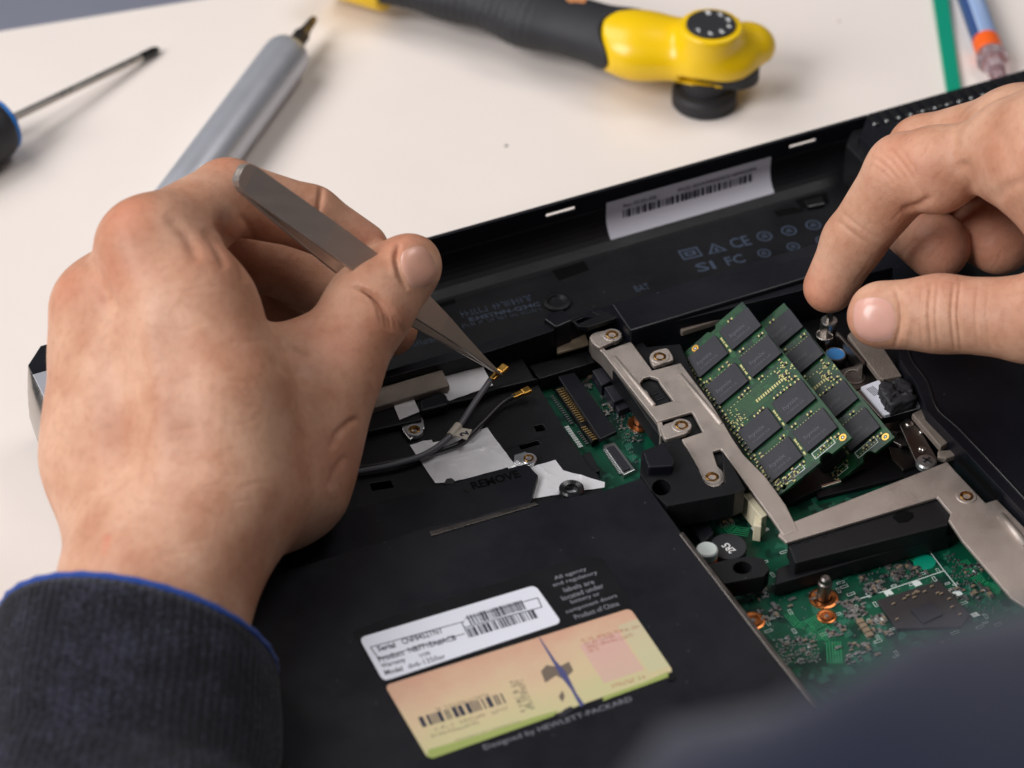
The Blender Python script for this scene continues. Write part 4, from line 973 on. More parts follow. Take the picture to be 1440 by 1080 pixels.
def sculpt_object(name, VQ, m, parent=None, cut=None):
    V, Q = VQ; me = bpy.data.meshes.new(name); me.from_pydata((V / 1000).tolist(), [], Q.tolist()); me.materials.append(MATS[m])
    return finish(name, me, parent, smooth=True)

# ------------------------------------------------------------------ yellow cutter
mat('brand_tan', lin(196, 132, 84), .5)
cut_t = thing('utility_knife', 'yellow and black utility knife with numbered dial standing on a black knob', 'knife', tuple(P(985, 145, 0)))
ha, hb, hc, hd = P(530, -26, 15), P(640, -12, 16), P(855, 52, 18), P(1000, 74, 19)
nose = P(1052, 62, 22)
kx = (hd - hb); kx[2] = 0; kx /= np.linalg.norm(kx); ky = np.array([-kx[1], kx[0], 0])
lo = np.minimum.reduce([ha, hb, hc, hd, nose]) - 24; hi = np.maximum.reduce([ha, hb, hc, hd, nose]) + 24; lo[2] = -1
def flatten(S, c, k): S.p[:, 2] = c + (S.p[:, 2] - c) * k
S = Sculpt(lo, hi, 1.0); z_true = S.p[:, 2].copy()
flatten(S, 17, 1.3)
grip = S.chain([ha, hb, (hb + hc) / 2, hc + kx * 10, hc + kx * 24], [9.5, 11.5, 12.8, 13, 13], 8)
S.p[:, 2] = z_true
S.join(grip, .5)
s_along = (S.p - hb) @ kx
band_ = np.clip((s_along + 22) / 6, 0, 1) * np.clip((40 - s_along) / 6, 0, 1) * np.clip(-((S.p - hb) @ ky) / 5, 0, 1)
S.d = S.d + 0.38 * band_ * np.sin(s_along * 2 * math.pi / 3.2)
edge_f = lambda S: (S.p - hc) @ kx - np.minimum(0.065 * ((S.p - hc) @ ky + 4) ** 2, 22)
S.cut(-(edge_f(S) + .5), .6)                  # ends where the yellow head begins
S.cut(-((ha + kx * 2 - S.p) @ kx), .6)
sculpt_object('grip', S.mesh(1), 'black_rubber', cut_t)
MB().lathe([(9.9, -22), (10.2, -6), (10.4, 4), (9.8, 5)], axis_frame(ha, ha + kx * 10)[0], 32).build('end_cap', 'yellow_plastic', cut_t, smooth=True)
prism('brand_patch', [(790, -6), (800, -10), (826, -2), (822, 5), (800, 4)], 27.2, 1, 'brand_tan', cut_t, .2)
S = Sculpt(np.minimum(hc, nose) - 30, np.maximum(hc, nose) + 30, 0.9); z_true = S.p[:, 2].copy()
flatten(S, 18.5, 1.32)
head = S.chain([hc - kx * 4, hc + kx * 12, hd, hd + kx * 6], [13.3, 13.8, 13.4, 11.5], 6)
S.join(head, .5); S.join(S.cone(hd + kx * 4, P(1050, 64, 19), 11.5, 10.4), 3)
S.p[:, 2] = z_true
dc = P(1000, 33, 34.0)
S.join(np.maximum(np.linalg.norm((S.p - dc)[:, :2], axis=1) - 11.2, np.abs(S.p[:, 2] - 26) - 7.2), 3.5)
S.cut(edge_f(S), .8)
slotd = np.maximum(np.abs(S.p[:, 2] - 14.5) - 1.8, (hd - S.p) @ kx - 6.0)
S.d = np.maximum(S.d, -slotd)
sculpt_object('head', S.mesh(1), 'yellow_plastic', cut_t)
MB().extr(round_poly([tuple((hd + kx * a + ky * b)[:2]) for a, b in ((-5, -10.4), (8, -9.2), (16, -7), (19, 0), (16, 6), (8, 8), (-5, 8))], 5), 11.5, 17.5).build('blade_holder', 'black_rubber', cut_t, .4)
dial = MB().cyl((dc[0], dc[1]), 8.7, 32.0, 34.2, 40).build('dial', 'black_rubber', cut_t, .4)
for k in range(7):
    a = math.radians(70 - k * 38); u, v = dc[0] + 6.5 * math.cos(a), dc[1] + 6.5 * math.sin(a)
    text('number', '1234567'[k], Fr((u - .8, v - 1, 34.2)), 1.4, 2.2, 'white_dot', dial, .05)
wc = P(990, 138, 2)
MB().lathe([(11.0, 0.05), (11.6, .8), (11.6, 5.2), (10.8, 6.4), (8.2, 7.0), (8.2, 12.5)], Fr((wc[0], wc[1], 0)), 40).build('knob', 'black_rubber', cut_t, smooth=False)
# ------------------------------------------------------------------ the person: two hands, sleeves
def skin_material():
    m = bpy.data.materials.new('skin'); m.use_nodes = True; nt = m.node_tree; b = nt.nodes['Principled BSDF']; MATS['skin'] = m
    N = nt.nodes.new; K = nt.links.new
    tc = N('ShaderNodeTexCoord')
    n1 = N('ShaderNodeTexNoise'); n1.inputs['Scale'].default_value = 55; n1.inputs['Detail'].default_value = 5; K(tc.outputs['Object'], n1.inputs['Vector'])
    n2 = N('ShaderNodeTexNoise'); n2.inputs['Scale'].default_value = 420; n2.inputs['Detail'].default_value = 4; K(tc.outputs['Object'], n2.inputs['Vector'])
    mx = N('ShaderNodeMix'); mx.data_type = 'RGBA'; mx.inputs['A'].default_value = lin(190, 136, 108); mx.inputs['B'].default_value = lin(214, 168, 141)
    r = N('ShaderNodeMapRange'); r.inputs['From Min'].default_value = .36; r.inputs['From Max'].default_value = .64; K(n1.outputs['Fac'], r.inputs['Value']); K(r.outputs['Result'], mx.inputs['Factor'])
    at = N('ShaderNodeAttribute'); at.attribute_name = 'tone'
    m2 = N('ShaderNodeMix'); m2.data_type = 'RGBA'; m2.inputs['B'].default_value = lin(214, 134, 108)
    sc_ = N('ShaderNodeMath'); sc_.operation = 'MULTIPLY'; sc_.inputs[1].default_value = .5; sc_.use_clamp = True; K(at.outputs['Fac'], sc_.inputs[0]); K(sc_.outputs[0], m2.inputs['Factor']); K(mx.outputs['Result'], m2.inputs['A'])
    m3 = N('ShaderNodeMix'); m3.data_type = 'RGBA'; m3.blend_type = 'MULTIPLY'; m3.inputs['B'].default_value = (.80, .72, .68, 1)
    r3 = N('ShaderNodeMapRange'); r3.inputs['From Min'].default_value = .48; r3.inputs['From Max'].default_value = .68; r3.inputs['To Max'].default_value = .38; K(n2.outputs['Fac'], r3.inputs['Value'])
    K(r3.outputs['Result'], m3.inputs['Factor']); K(m2.outputs['Result'], m3.inputs['A']); K(m3.outputs['Result'], b.inputs['Base Color'])
    b.inputs['Subsurface Weight'].default_value = .22; b.inputs['Subsurface Radius'].default_value = (.0032, .0012, .0006); b.inputs['Subsurface Scale'].default_value = 1.0
    b.inputs['Roughness'].default_value = .50; b.inputs['Specular IOR Level'].default_value = .36
    vo = N('ShaderNodeTexVoronoi'); vo.feature = 'DISTANCE_TO_EDGE'; vo.inputs['Scale'].default_value = 1100; K(tc.outputs['Object'], vo.inputs['Vector'])
    bp = N('ShaderNodeBump'); bp.inputs['Strength'].default_value = .28; bp.inputs['Distance'].default_value = .0003; K(vo.outputs['Distance'], bp.inputs['Height'])
    bp2 = N('ShaderNodeBump'); bp2.inputs['Strength'].default_value = .18; bp2.inputs['Distance'].default_value = .0008; K(n2.outputs['Fac'], bp2.inputs['Height']); K(bp.outputs['Normal'], bp2.inputs['Normal'])
    K(bp2.outputs['Normal'], b.inputs['Normal'])
skin_material()
mat('nail', lin(222, 170, 154), 0.30, var=0.06, vscale=200, sss=.3, ssr=(.002, .0008, .0005), coat=.2)
mat('nail_dark', lin(206, 156, 136), 0.30, var=0.08, vscale=200, sss=.3, ssr=(.002, .0008, .0005), coat=.2)

def project(V):
    c = (V - CAM) @ RC.T; return c[:, 0] / c[:, 2] * FPX + CX, c[:, 1] / c[:, 2] * FPX + CY, c[:, 2]
def hand_object(name, S, parent, reds, label, strokes=()):
    V, Q = S.mesh(2); me = bpy.data.meshes.new(name); me.from_pydata((V / 1000).tolist(), [], Q.tolist())
    # keep the largest connected body
    lab = np.arange(len(V))
    while True:
        m = lab[Q].min(1); new = lab.copy()
        for i in range(4): np.minimum.at(new, Q[:, i], m)
        new = new[new]
        if (new == lab).all(): break
        lab = new
    big = np.bincount(lab).argmax(); keep = lab == big; remap = np.cumsum(keep) - 1
    Q = remap[Q[keep[Q[:, 0]]]]; V = V[keep]
    me = bpy.data.meshes.new('raw'); me.from_pydata((V / 1000).tolist(), [], Q.tolist())
    tmp = bpy.data.objects.new('raw', me); col.objects.link(tmp); md = tmp.modifiers.new('s', 'SUBSURF'); md.levels = 1; md.render_levels = 1
    bpy.context.view_layer.update()
    me2 = bpy.data.meshes.new_from_object(tmp.evaluated_get(bpy.context.evaluated_depsgraph_get())); bpy.data.objects.remove(tmp); me2.name = name
    n = len(me2.vertices); V = np.empty(n * 3, np.float32); me2.vertices.foreach_get('co', V); V = V.reshape(-1, 3).astype(float) * 1000
    N = np.empty(n * 3, np.float32); me2.vertices.foreach_get('normal', N); N = N.reshape(-1, 3).astype(float)
    px, py, dd = project(V); face = np.clip(-((V - CAM) * N).sum(1) / dd / 0.35, 0, 1)
    p2 = np.stack([px, py], 1); disp = np.zeros(n)
    for pts, w, dep, dmax in strokes:
        q = smooth_path(pts, 6); best = np.full(n, 1e9); arc = np.zeros(n); m_ = len(q) - 1
        box = (px > min(p[0] for p in q) - 40) & (px < max(p[0] for p in q) + 40) & (py > min(p[1] for p in q) - 40) & (py < max(p[1] for p in q) + 40) & (dd < dmax)
        ids = np.where(box)[0]
        if not len(ids): continue
        for k in range(m_):
            d, t = seg(p2[ids], q[k], q[k + 1]); better = d < best[ids]; bi = ids[better]; best[bi] = d[better]; arc[bi] = (k + t[better]) / m_
        taper = np.clip(np.minimum(arc, 1 - arc) * 5, 0, 1) ** .7
        disp[ids] -= (dep * np.exp(-(best[ids] / w) ** 2) * taper[...] [ids] * face[ids])
    V = V + N * disp[:, None]
    me2.vertices.foreach_set('co', (V / 1000).astype(np.float32).ravel()); me2.update()
    me2.materials.clear(); me2.materials.append(MATS['skin'])
    tone = np.zeros(n)
    for cx_, cy_, r, a in reds: tone = np.maximum(tone, a * face * np.exp(-(((px - cx_) ** 2 + (py - cy_) ** 2) / r ** 2)))
    at = me2.attributes.new('tone', 'FLOAT', 'POINT'); at.data.foreach_set('value', tone.astype(np.float32))
    o = finish(name, me2, parent, smooth=True); o['label'] = label
    return o, BVHTree.FromPolygons([Vector(v) for v in V], [list(p.vertices) for p in me2.polygons])
def nail(bvh, centre, ux, uy, m, parent, power=2.8, lift=.55, nu=18, nv=18):
    """nail plate draped on the finger: centre and half axes given where the photo shows them"""
    cam_ = Vector(CAM); vs, ok = [], {}; mb = MB(); c = np.array(centre, float); ux, uy = np.array(ux, float), np.array(uy, float)
    for i in range(nu + 1):
        for j in range(nv + 1):
            a, b = i / nu * 2 - 1, j / nv * 2 - 1
            # map the square to a superellipse
            s = (abs(a) ** power + abs(b) ** power) ** (1 / power); mxx = max(abs(a), abs(b)); k = (mxx / s) if s > 0 else 1
            p = c + ux * a * k + uy * b * k
            dirn = Vector(RC.T @ np.array([p[0] - CX, p[1] - CY, FPX])).normalized()
            h, n, _, _ = bvh.ray_cast(cam_, dirn)
            if h is None: h, n = Vector(PD(p[0], p[1], 740)), -dirn
            e = max(abs(a), abs(b)); up = lift * (1 - e ** 6) - .12
            ok[i, j] = len(vs); vs.append(np.array(h) + np.array(n) * up)
    V = np.array(vs)
    for _ in range(3):
        W = V.copy().reshape(nu + 1, nv + 1, 3)
        W[1:-1, 1:-1] = (W[1:-1, 1:-1] * 2 + W[:-2, 1:-1] + W[2:, 1:-1] + W[1:-1, :-2] + W[1:-1, 2:]) / 6; V = W.reshape(-1, 3)
    fs = [(ok[i, j], ok[i + 1, j], ok[i + 1, j + 1], ok[i, j + 1]) for i in range(nu) for j in range(nv)]
    return mb.add(V, fs).build('fingernail', m, parent, smooth=True)

def flat_tip(S, c, n, depth):
    """press the fingertip flat where the nail plate sits"""
    n = np.array(n) / np.linalg.norm(n); pl = (S.p - c) @ n - depth; w = np.exp(-(np.linalg.norm(S.p - c, axis=1) / 13) ** 4)
    S.d = S.d + w * (-smin(-S.d, -pl, 2.0) - S.d)
person = thing('person', 'bare hands in dark navy sleeves working on the laptop', 'person', tuple(P(215, 900, 20)))
HAND_RES = 1.0
# ---- left hand (holds the tweezers)
q = PD
ctrl = dict(arm=q(236, 1050, 672), wr=q(214, 850, 692), pk=q(160, 640, 722), mm=q(150, 440, 728), im=q(212, 352, 712), ip=q(320, 277, 742), idp=q(436, 306, 752), it=q(508, 350, 758),
            cmc=q(385, 660, 730), tm=q(455, 535, 735), ti=q(520, 430, 743), tt=q(562, 386, 749))
allp = np.array(list(ctrl.values())); S = Sculpt(allp.min(0) - 30, allp.max(0) + np.array([30, 50, 26]), HAND_RES)
c_ = ctrl
S.join(S.chain([c_['arm'], c_['wr'], c_['pk'], c_['mm']], [23, 20.5, 17.5, 14.5], 12), .5)
S.join(S.chain([c_['wr'], q(302, 680, 703), q(300, 560, 706), q(262, 440, 709), c_['im']], [19.5, 19.5, 19, 16, 14], 12), 12)
S.join(S.chain([c_['wr'], q(280, 736, 709), c_['cmc'], q(420, 600, 730)], [19.0, 17.5, 19, 15.5], 12), 12)
S.join(S.cone(q(230, 600, 720), q(220, 450, 723), 20, 16), 12)
S.join(S.cone(q(250, 420, 716), q(285, 440, 722), 14, 14), 10)
S.join(S.cone(q(180, 560, 722), q(180, 440, 730), 18, 16), 10)
# knuckles and tendons
S.press(q(160, 335, 698), q(168, 340, 698), 9, -1.6)
S.press(q(78, 410, 716), q(86, 415, 712), 8, -1.0)
S.press(q(118, 360, 706), q(160, 440, 702), 4.0, 1.6)
# fingers
idx = S.chain([c_['im'], c_['ip'], c_['idp'], c_['it']], [13.5, 10.6, 9.0, 8.0], 2.5)
S.join_root(idx, c_['im'], 9, 26)
mid = S.chain([c_['mm'], q(295, 338, 768), q(420, 376, 784), q(548, 462, 784)], [13, 11.5, 10.5, 8.4], 3)
S.join_root(mid, c_['mm'], 9, 24)
ring = S.chain([q(146, 500, 732), q(240, 420, 785), q(350, 440, 796), q(450, 500, 800)], [13, 12, 11, 9], 3)
S.join_root(ring, q(130, 500, 732), 9, 24)
th = S.chain([c_['cmc'], c_['tm'], c_['ti'], c_['tt']], [18.5, 14.6, 11.8, 10.2], 5)
S.join_root(th, c_['cmc'], 12, 44, 2.0)
S.join_root(S.cone(q(330, 520, 730), q(410, 520, 735), 11, 11), q(380, 540, 730), 14, 40, 2.0)
S.join(S.cone(c_['tt'], q(578, 372, 748), 9.6, 8.8), 3)
flat_tip(S, q(578, 374, 748), -RC[2] * .72 + RC[0] * .55 - RC[1] * .25, 7.6)
S.cut(((S.p - c_['arm']) @ (c_['wr'] - c_['arm'])) / np.linalg.norm(c_['wr'] - c_['arm']), 1)
reds = [(170, 292, 42, .75), (80, 395, 38, .7), (478, 488, 45, .6), (322, 228, 40, .5), (160, 382, 36, .5), (560, 345, 30, .4), (151, 757, 6, 1.3), (149, 766, 5, 1.3), (147, 775, 5, 1.0), (520, 320, 40, .6), (470, 640, 50, .5), (300, 335, 40, .5), (545, 440, 35, .5)]
strokes = []
for k, (dx, dep) in enumerate(((0, .5), (13, 1.15), (24, 1.1), (36, .8), (48, .5))):       # thumb joint
    strokes.append(([(486 + dx * .9, 398 + dx * .25), (512 + dx * .8, 408 + dx * .55), (530 + dx * .7, 430 + dx * .55), (538 + dx * .55, 462 + dx * .2)], 3.0, dep, 760))
strokes += [([(453, 258), (449, 290), (444, 318)], 4, .8, 775), ([(300, 312), (322, 332), (338, 362), (346, 398)], 6, 1.3, 740), ([(286, 322), (304, 346), (318, 378)], 6, .8, 740), ([(338, 300), (352, 322), (356, 350)], 5, .6, 745),
            ([(505, 588), (490, 596), (474, 612), (466, 634)], 5, .9, 760), ([(486, 640), (470, 664), (462, 690)], 5, .5, 760), ([(392, 474), (410, 492), (440, 506)], 6, .6, 740), ([(380, 500), (400, 520), (430, 530)], 6, .4, 740),
            ([(118, 352), (136, 392), (160, 440)], 9, 1.3, 760), ([(232, 300), (262, 330), (280, 370)], 9, .6, 740),
            ([(150, 470), (170, 560), (176, 700)], 24, .7, 740), ([(236, 430), (262, 540), (266, 680)], 26, .7, 740), ([(200, 400), (216, 540), (226, 700)], 20, -.7, 740), ([(118, 470), (136, 580), (150, 720)], 20, -.6, 740),
            ([(562, 342), (557, 362), (562, 386), (574, 408)], 3.2, 1.1, 760), ([(556, 338), (549, 362), (556, 390)], 4.5, -.35, 760),
            ([(140, 760), (180, 742), (230, 750)], 6, .25, 740)]
rr = random.Random(2)
for k in range(44):                                                                         # faint wrinkles on the back of the hand
    x, y = rr.uniform(110, 360), rr.uniform(330, 780); l = rr.uniform(12, 30); s_ = rr.uniform(-.25, .1)
    strokes.append(([(x - l, y - l * s_ + rr.uniform(-3, 3)), (x, y + rr.uniform(-3, 3)), (x + l, y + l * s_ + rr.uniform(-3, 3))], 3.2, rr.uniform(.05, .10), 745))
lh, bvh = hand_object('hand', S, person, reds, 'hand gripping the tweezers between thumb and index finger', strokes)
nail(bvh, (588, 376), (12, 30), (25, -8), 'nail_dark', lh)

# ---- right hand (reaches in from beside the laptop)
r_ = dict(it=q(1166, 404, 786), idp=q(1200, 340, 778), ip=q(1272, 243, 762), im=q(1425, 214, 740), w=q(1600, 225, 715), tt=q(1245, 443, 756), ti=q(1322, 441, 752), tm=q(1450, 449, 742), tc=q(1600, 400, 722))
allp = np.array(list(r_.values())); S = Sculpt(allp.min(0) - 26, allp.max(0) + np.array([24, 44, 30]), HAND_RES)
S.join(S.chain([r_['im'], q(1500, 222, 728), r_['w']], [15, 20, 24], 10), .5)
S.join(S.chain([q(1430, 197, 765), q(1520, 216, 750), q(1600, 240, 735)], [15, 19, 24], 10), 10)
S.join(S.chain([q(1600, 300, 722), q(1560, 330, 730)], [26, 20], 10), 10)
idx = S.chain([r_['im'], q(1368, 220, 748), q(1318, 238, 754), r_['ip'], r_['idp'], r_['it']], [14, 9.6, 12.2, 11.2, 9.0, 7.8], 3)
S.join_root(idx, r_['im'], 6, 16)
mid = S.chain([q(1440, 190, 768), q(1299, 213, 792), q(1264, 302, 812), q(1318, 347, 792)], [14, 10.6, 9.5, 10.0], 3)
S.join_root(mid, q(1440, 185, 768), 9, 24)
ring = S.chain([q(1460, 180, 785), q(1340, 230, 815), q(1350, 310, 815), q(1405, 338, 795)], [13, 10.5, 10, 10.4], 3)
S.join_root(ring, q(1460, 180, 785), 9, 20)
th = S.chain([r_['tt'], r_['ti'], r_['tm'], r_['tc']], [9.8, 10.6, 11.8, 17], 4)
S.join_root(th, r_['tc'], 14, 40)
S.join(S.cone(q(1232, 440, 757), q(1228, 446, 757), 7.6, 7.2), 3)
flat_tip(S, q(1232, 444, 756), -RC[2] * .97 - RC[0] * .15 + RC[1] * .05, 8.0)
reds = [(1258, 222, 50, .6), (1150, 415, 40, .9), (1205, 450, 35, .6), (1330, 350, 60, .9), (1405, 340, 60, .8), (1300, 285, 45, .5), (1345, 400, 40, .4), (1420, 220, 45, .5)]
strokes = []
for x, dep in ((1306, .45), (1316, .25), (1338, .55), (1347, .5), (1372, .22), (1388, .18), (1294, .2)):
    strokes.append(([(x + 4, 396), (x + 1, 420), (x, 450), (x + 5, 494)], 2.6, dep, 775))
for k, dep in enumerate((.15, .28, .2, .28, .15)):
    strokes.append(([(1214 + k * 10, 228 - k * 9), (1238 + k * 9, 240 - k * 5), (1258 + k * 9, 262 - k * 3)], 2.8, dep, 775))
strokes += [([(1172, 306), (1196, 326), (1232, 352)], 3, .35, 800), ([(1180, 296), (1204, 316), (1238, 340)], 3, .3, 800), ([(1266, 296), (1290, 290), (1312, 276)], 6, .9, 790), ([(1350, 225), (1362, 248), (1366, 280)], 10, 1.0, 770),
            ([(1258, 404), (1266, 428), (1266, 456), (1258, 490)], 3, .6, 775), ([(1272, 404), (1279, 440), (1272, 488)], 5, -.3, 775), ([(1390, 170), (1410, 200), (1425, 250)], 12, .6, 770),
            ([(1395, 285), (1420, 262), (1445, 255)], 10, .5, 770)]
rr = random.Random(4)
for k in range(30):
    x, y = rr.uniform(1200, 1420), rr.uniform(190, 400); a = rr.uniform(.6, 1.2); l = rr.uniform(8, 22)
    strokes.append(([(x - l * math.cos(a), y + l * math.sin(a)), (x, y), (x + l * math.cos(a), y - l * math.sin(a))], 2.4, rr.uniform(.06, .14), 800))
rh, bvh = hand_object('hand', S, person, reds, 'hand with straight thumb and pointing index finger over the capacitors', strokes)
nail(bvh, (1229, 450), (32, 0), (3, 35), 'nail', rh)

# ---- sleeves
def knit_material():
    m = mat('navy_knit', lin(30, 30, 38), .9, spec=.1, sheen=.15); nt = m.node_tree; b = nt.nodes['Principled BSDF']
    tc = nt.nodes.new('ShaderNodeTexCoord')
    n = nt.nodes.new('ShaderNodeTexNoise'); n.inputs['Scale'].default_value = 1100; n.inputs['Detail'].default_value = 3; nt.links.new(tc.outputs['Object'], n.inputs['Vector'])
    n2 = nt.nodes.new('ShaderNodeTexNoise'); n2.inputs['Scale'].default_value = 90; n2.inputs['Detail'].default_value = 4; nt.links.new(tc.outputs['Object'], n2.inputs['Vector'])
    mx = nt.nodes.new('ShaderNodeMath'); mx.operation = 'MULTIPLY_ADD'; mx.inputs[1].default_value = .5; nt.links.new(n2.outputs['Fac'], mx.inputs[0]); nt.links.new(n.outputs['Fac'], mx.inputs[2])
    rp = nt.nodes.new('ShaderNodeValToRGB'); e = rp.color_ramp.elements; e[0].position = .55; e[0].color = lin(13, 13, 20); e[1].position = .95; e[1].color = lin(52, 53, 68)
    k = rp.color_ramp.elements.new(.74); k.color = lin(24, 23, 30)
    nt.links.new(mx.outputs[0], rp.inputs['Fac']); nt.links.new(rp.outputs['Color'], b.inputs['Base Color'])
    bp = nt.nodes.new('ShaderNodeBump'); bp.inputs['Strength'].default_value = .7; bp.inputs['Distance'].default_value = .0006
    nt.links.new(n.outputs['Fac'], bp.inputs['Height']); nt.links.new(bp.outputs['Normal'], b.inputs['Normal'])
knit_material()
mat('blue_piping', lin(22, 66, 150), .8, bump=.5, bscale=2500, sheen=.2)
mat('navy_jersey', lin(23, 28, 48), .85, var=.15, vscale=60, bump=.3, bscale=1500, sheen=.15, spec=.12)
def cuff_ring(cx_, cy_, d, rx, ry, tilt, lean, n=384, wob=0.0, seed=0, rib=.22):
    """an oval of cloth: photo centre, depth, half axes in mm across and along the view, leaning back by `lean`"""
    c = PD(cx_, cy_, d); right, down, fwd = RC[0], RC[1], RC[2]
    u = right * math.cos(tilt) + down * math.sin(tilt); v = fwd * math.cos(lean) + (down * math.cos(tilt) - right * math.sin(tilt)) * math.sin(lean)
    return [c + (u * (rx + wob * math.sin(3 * a + seed)) * math.cos(a) + v * (ry + wob * math.cos(4 * a + seed)) * math.sin(a)) * (1 + rib / rx * math.cos(96 * a)) for a in [2 * math.pi * k / n for k in range(n)]]
def loft(rings, name, m, parent, closed_end=False):
    n = len(rings[0]); mb = MB(); vs = [p for r in rings for p in r]
    fs = [(k * n + i, k * n + (i + 1) % n, (k + 1) * n + (i + 1) % n, (k + 1) * n + i) for k in range(len(rings) - 1) for i in range(n)]
    o = mb.add(vs, fs).build(name, m, parent, smooth=True); return o
R0 = cuff_ring(195, 905, 682, 36, 36, .2, .55)
RI = cuff_ring(197, 925, 682, 31, 32, .2, .55)
rings = [RI, cuff_ring(196, 909, 682, 34.2, 34.6, .2, .55), R0, cuff_ring(192, 920, 680, 37.2, 37, .2, .54), cuff_ring(188, 970, 674, 38, 36.5, .2, .45, wob=.5, seed=1), cuff_ring(183, 1025, 666, 38, 37, .18, .45, wob=.7, seed=2), cuff_ring(178, 1080, 659, 37.0, 36.5, .16, .45, wob=.5, seed=3),
         cuff_ring(176, 1100, 656, 39.5, 37, .15, .45, wob=.8, seed=4), cuff_ring(165, 1180, 644, 44, 40, .1, .45, wob=1.5, seed=5), cuff_ring(120, 1400, 610, 48, 44, 0, .45, wob=2, seed=6)]
sl = loft(rings, 'sleeve', 'navy_knit', person); sl['label'] = 'dark navy knit cuff with bright blue piping'
MB().tube([p for p in R0[::6]] + [R0[0]], .95, 8).build('piping', 'blue_piping', sl, smooth=True)
# the other sleeve, close to the lens
def big_ring(px, py, d, r, seed):
    c = PD(px, py, d); rr = random.Random(seed); ax = np.array(RC[0]) * .94 + np.array(RC[1]) * -.3; ax /= np.linalg.norm(ax); u = np.cross(ax, RC[2]); u /= np.linalg.norm(u); v = np.cross(ax, u)
    return [c + (u * math.cos(a) + v * math.sin(a)) * (r + 1.8 * math.sin(3 * a + seed * 1.7) + 1.2 * math.sin(7 * a + seed)) for a in [2 * math.pi * k / 64 for k in range(64)]]
path = [(x - 30, y + 138, d, r) for x, y, d, r in [(560, 1720, 300, 44), (760, 1655, 292, 50), (900, 1650, 288, 53), (1020, 1660, 284, 55), (1110, 1648, 284, 53), (1200, 1610, 282, 56), (1320, 1572, 280, 57), (1440, 1545, 280, 58), (1560, 1510, 282, 58), (1800, 1460, 288, 60)]]
sl2 = loft([big_ring(*p, k) for k, p in enumerate(path)], 'sleeve', 'navy_jersey', person); sl2['label'] = 'dark navy jersey sleeve, large and out of focus'

# ------------------------------------------------------------------ tweezers
tw = thing('tweezers', 'dark steel pointed tweezers held between thumb and index finger', 'tweezers', tuple(PD(705, 528, 784)))
T0, T1 = PD(345, 250, 714), PD(704, 527, 783)
ax = T1 - T0; TL = np.linalg.norm(ax); ax /= TL
side = np.array(RC[0]) * .6 + np.array(RC[1]) * -.8; side = side - ax * (side @ ax); side /= np.linalg.norm(side); nrm = np.cross(ax, side)
if nrm @ np.array(RC[2]) > 0: nrm = -nrm
_c, _s = math.cos(.36), math.sin(.36); nrm, side = nrm * _c + side * _s, side * _c - nrm * _s
def arm(sgn):
    prof = [(-3.0, 1.2), (-2.6, 3.2), (-1.4, 4.4), (.5, 5.0), (10, 5.1), (30, 5.2), (50, 5.2), (62, 5.2), (70, 4.9), (80, 3.7), (92, 2.2), (103, 1.1), (TL - 1, .45), (TL, .25)]
    mb = MB(); vs, fs = [], []
    for s, w in prof:
        w *= .82
        x = s / TL; off = sgn * (0.75 + 4.2 * math.sin(math.pi * np.clip(x, 0, 1)) ** 1.2 * (1 if x < .55 else 1)) * (1 - max(0, x - .8) * 4.2)
        th_ = .75
        c = T0 + ax * s + nrm * off
        for a, b in ((-w, -th_), (w, -th_), (w, th_), (-w, th_)): vs.append(c + side * a + nrm * b * .9)
    for k in range(len(prof) - 1):
        for i in range(4): fs.append((4 * k + i, 4 * k + (i + 1) % 4, 4 * k + 4 + (i + 1) % 4, 4 * k + 4 + i))
    fs.append((3, 2, 1, 0)); n = 4 * (len(prof) - 1); fs.append((n, n + 1, n + 2, n + 3))
    return mb.add(vs, fs).build('tweezer_arm', 'tweezer_steel', tw, 0.25)
arm(1); arm(-1)
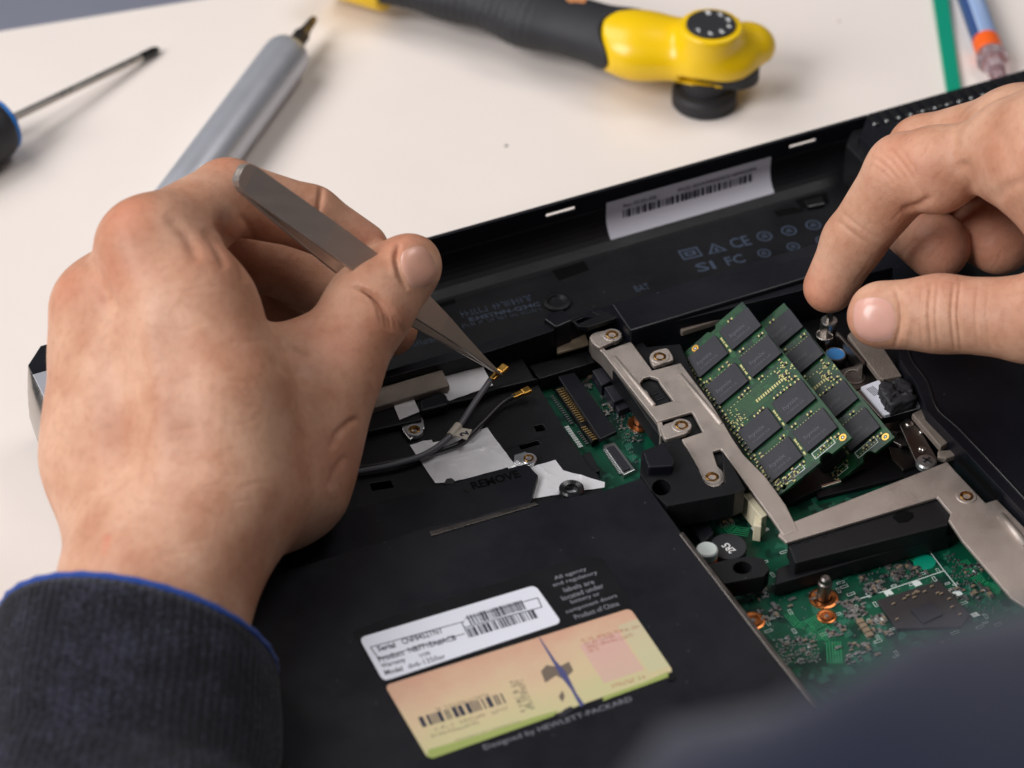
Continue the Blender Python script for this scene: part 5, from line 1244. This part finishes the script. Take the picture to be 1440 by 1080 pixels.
# ------------------------------------------------------------------ antenna leads
def lead(path, r, m, label, plug_a, plug_b, z, tagged):
    t = thing('antenna_cable', label, 'cable', tuple(path[-1]))
    MB().tube(smooth_path(path, 10), r, 14).build('wire', m, t, smooth=True)
    A_, B_ = plug_a, plug_b; f, n = axis_frame(A_, B_)
    MB().extr([(-.85, -.55), (.85, -.55), (.85, .55), (-.85, .55)], -.2, n * .6, F=f).build('crimp', 'gold', t, .2)
    MB().extr([(-1.35, -.65), (1.35, -.65), (1.35, .6), (-1.35, .6)], n * .5, n, F=f).build('plug', 'gold', t, .45, seg=3)
    return t
g1 = lead([P(*p) for p in ((440, 672, 29), (500, 664, 29), (560, 652, 29.5), (605, 635, 30), (640, 606, 31), (665, 570, 32), (690, 534, 33.5))], .92, 'cable_grey', 'grey antenna cable with numbered tag, its gold plug held in the tweezers', P(692, 533, 33.8), P(712, 514, 35.0), 33, True)
wrap = smooth_path([P(*p) for p in ((633, 613, 30.7), (645, 598, 31.2))], 4)
MB().tube(wrap, 1.25, 14).build('number_tag', 'tag_tape', g1, smooth=False)
fl = prism('tag_flag', [(641, 600), (664, 604), (656, 618), (636, 611)], 31.2, .35, 'tag_tape', g1, .05)
f, w = base_frame((658, 612), (652, 601), 31.2); text('number', '2', Fr(f(.1, -.4), f.ex, f.ey, f.ez), 1.8, 2.6, 'ink', g1, .05, .06)
lead([P(*p) for p in ((440, 662, 28.3), (500, 658, 28.4), (560, 648, 28.6), (610, 636, 28.6), (648, 622, 28.7), (676, 597, 29), (705, 568, 29.5), (724, 557, 30))], .74, 'cable_black', 'black antenna cable with its gold plug lying loose over the foil', P(722, 558, 30), P(746, 547, 30.4), 30, False)
# ------------------------------------------------------------------ screw under the fingertip
c = P(1165, 462, 30); f = Fr((c[0], c[1], 0))
t = thing('standing_screw', 'small steel cylinder standing under the fingertip beside the capacitors', 'screw', (c[0], c[1], 20))
MB().lathe([(2.6, 19.2), (2.6, 33.0), (2.4, 33.4), (1.2, 33.5)], f, 24).build('body', 'steel', t, smooth=False)
MB().lathe([(1.1, 33.4), (1.1, 37.5), (.9, 38)], f, 16).build('stem', 'dark_steel', t, smooth=False)
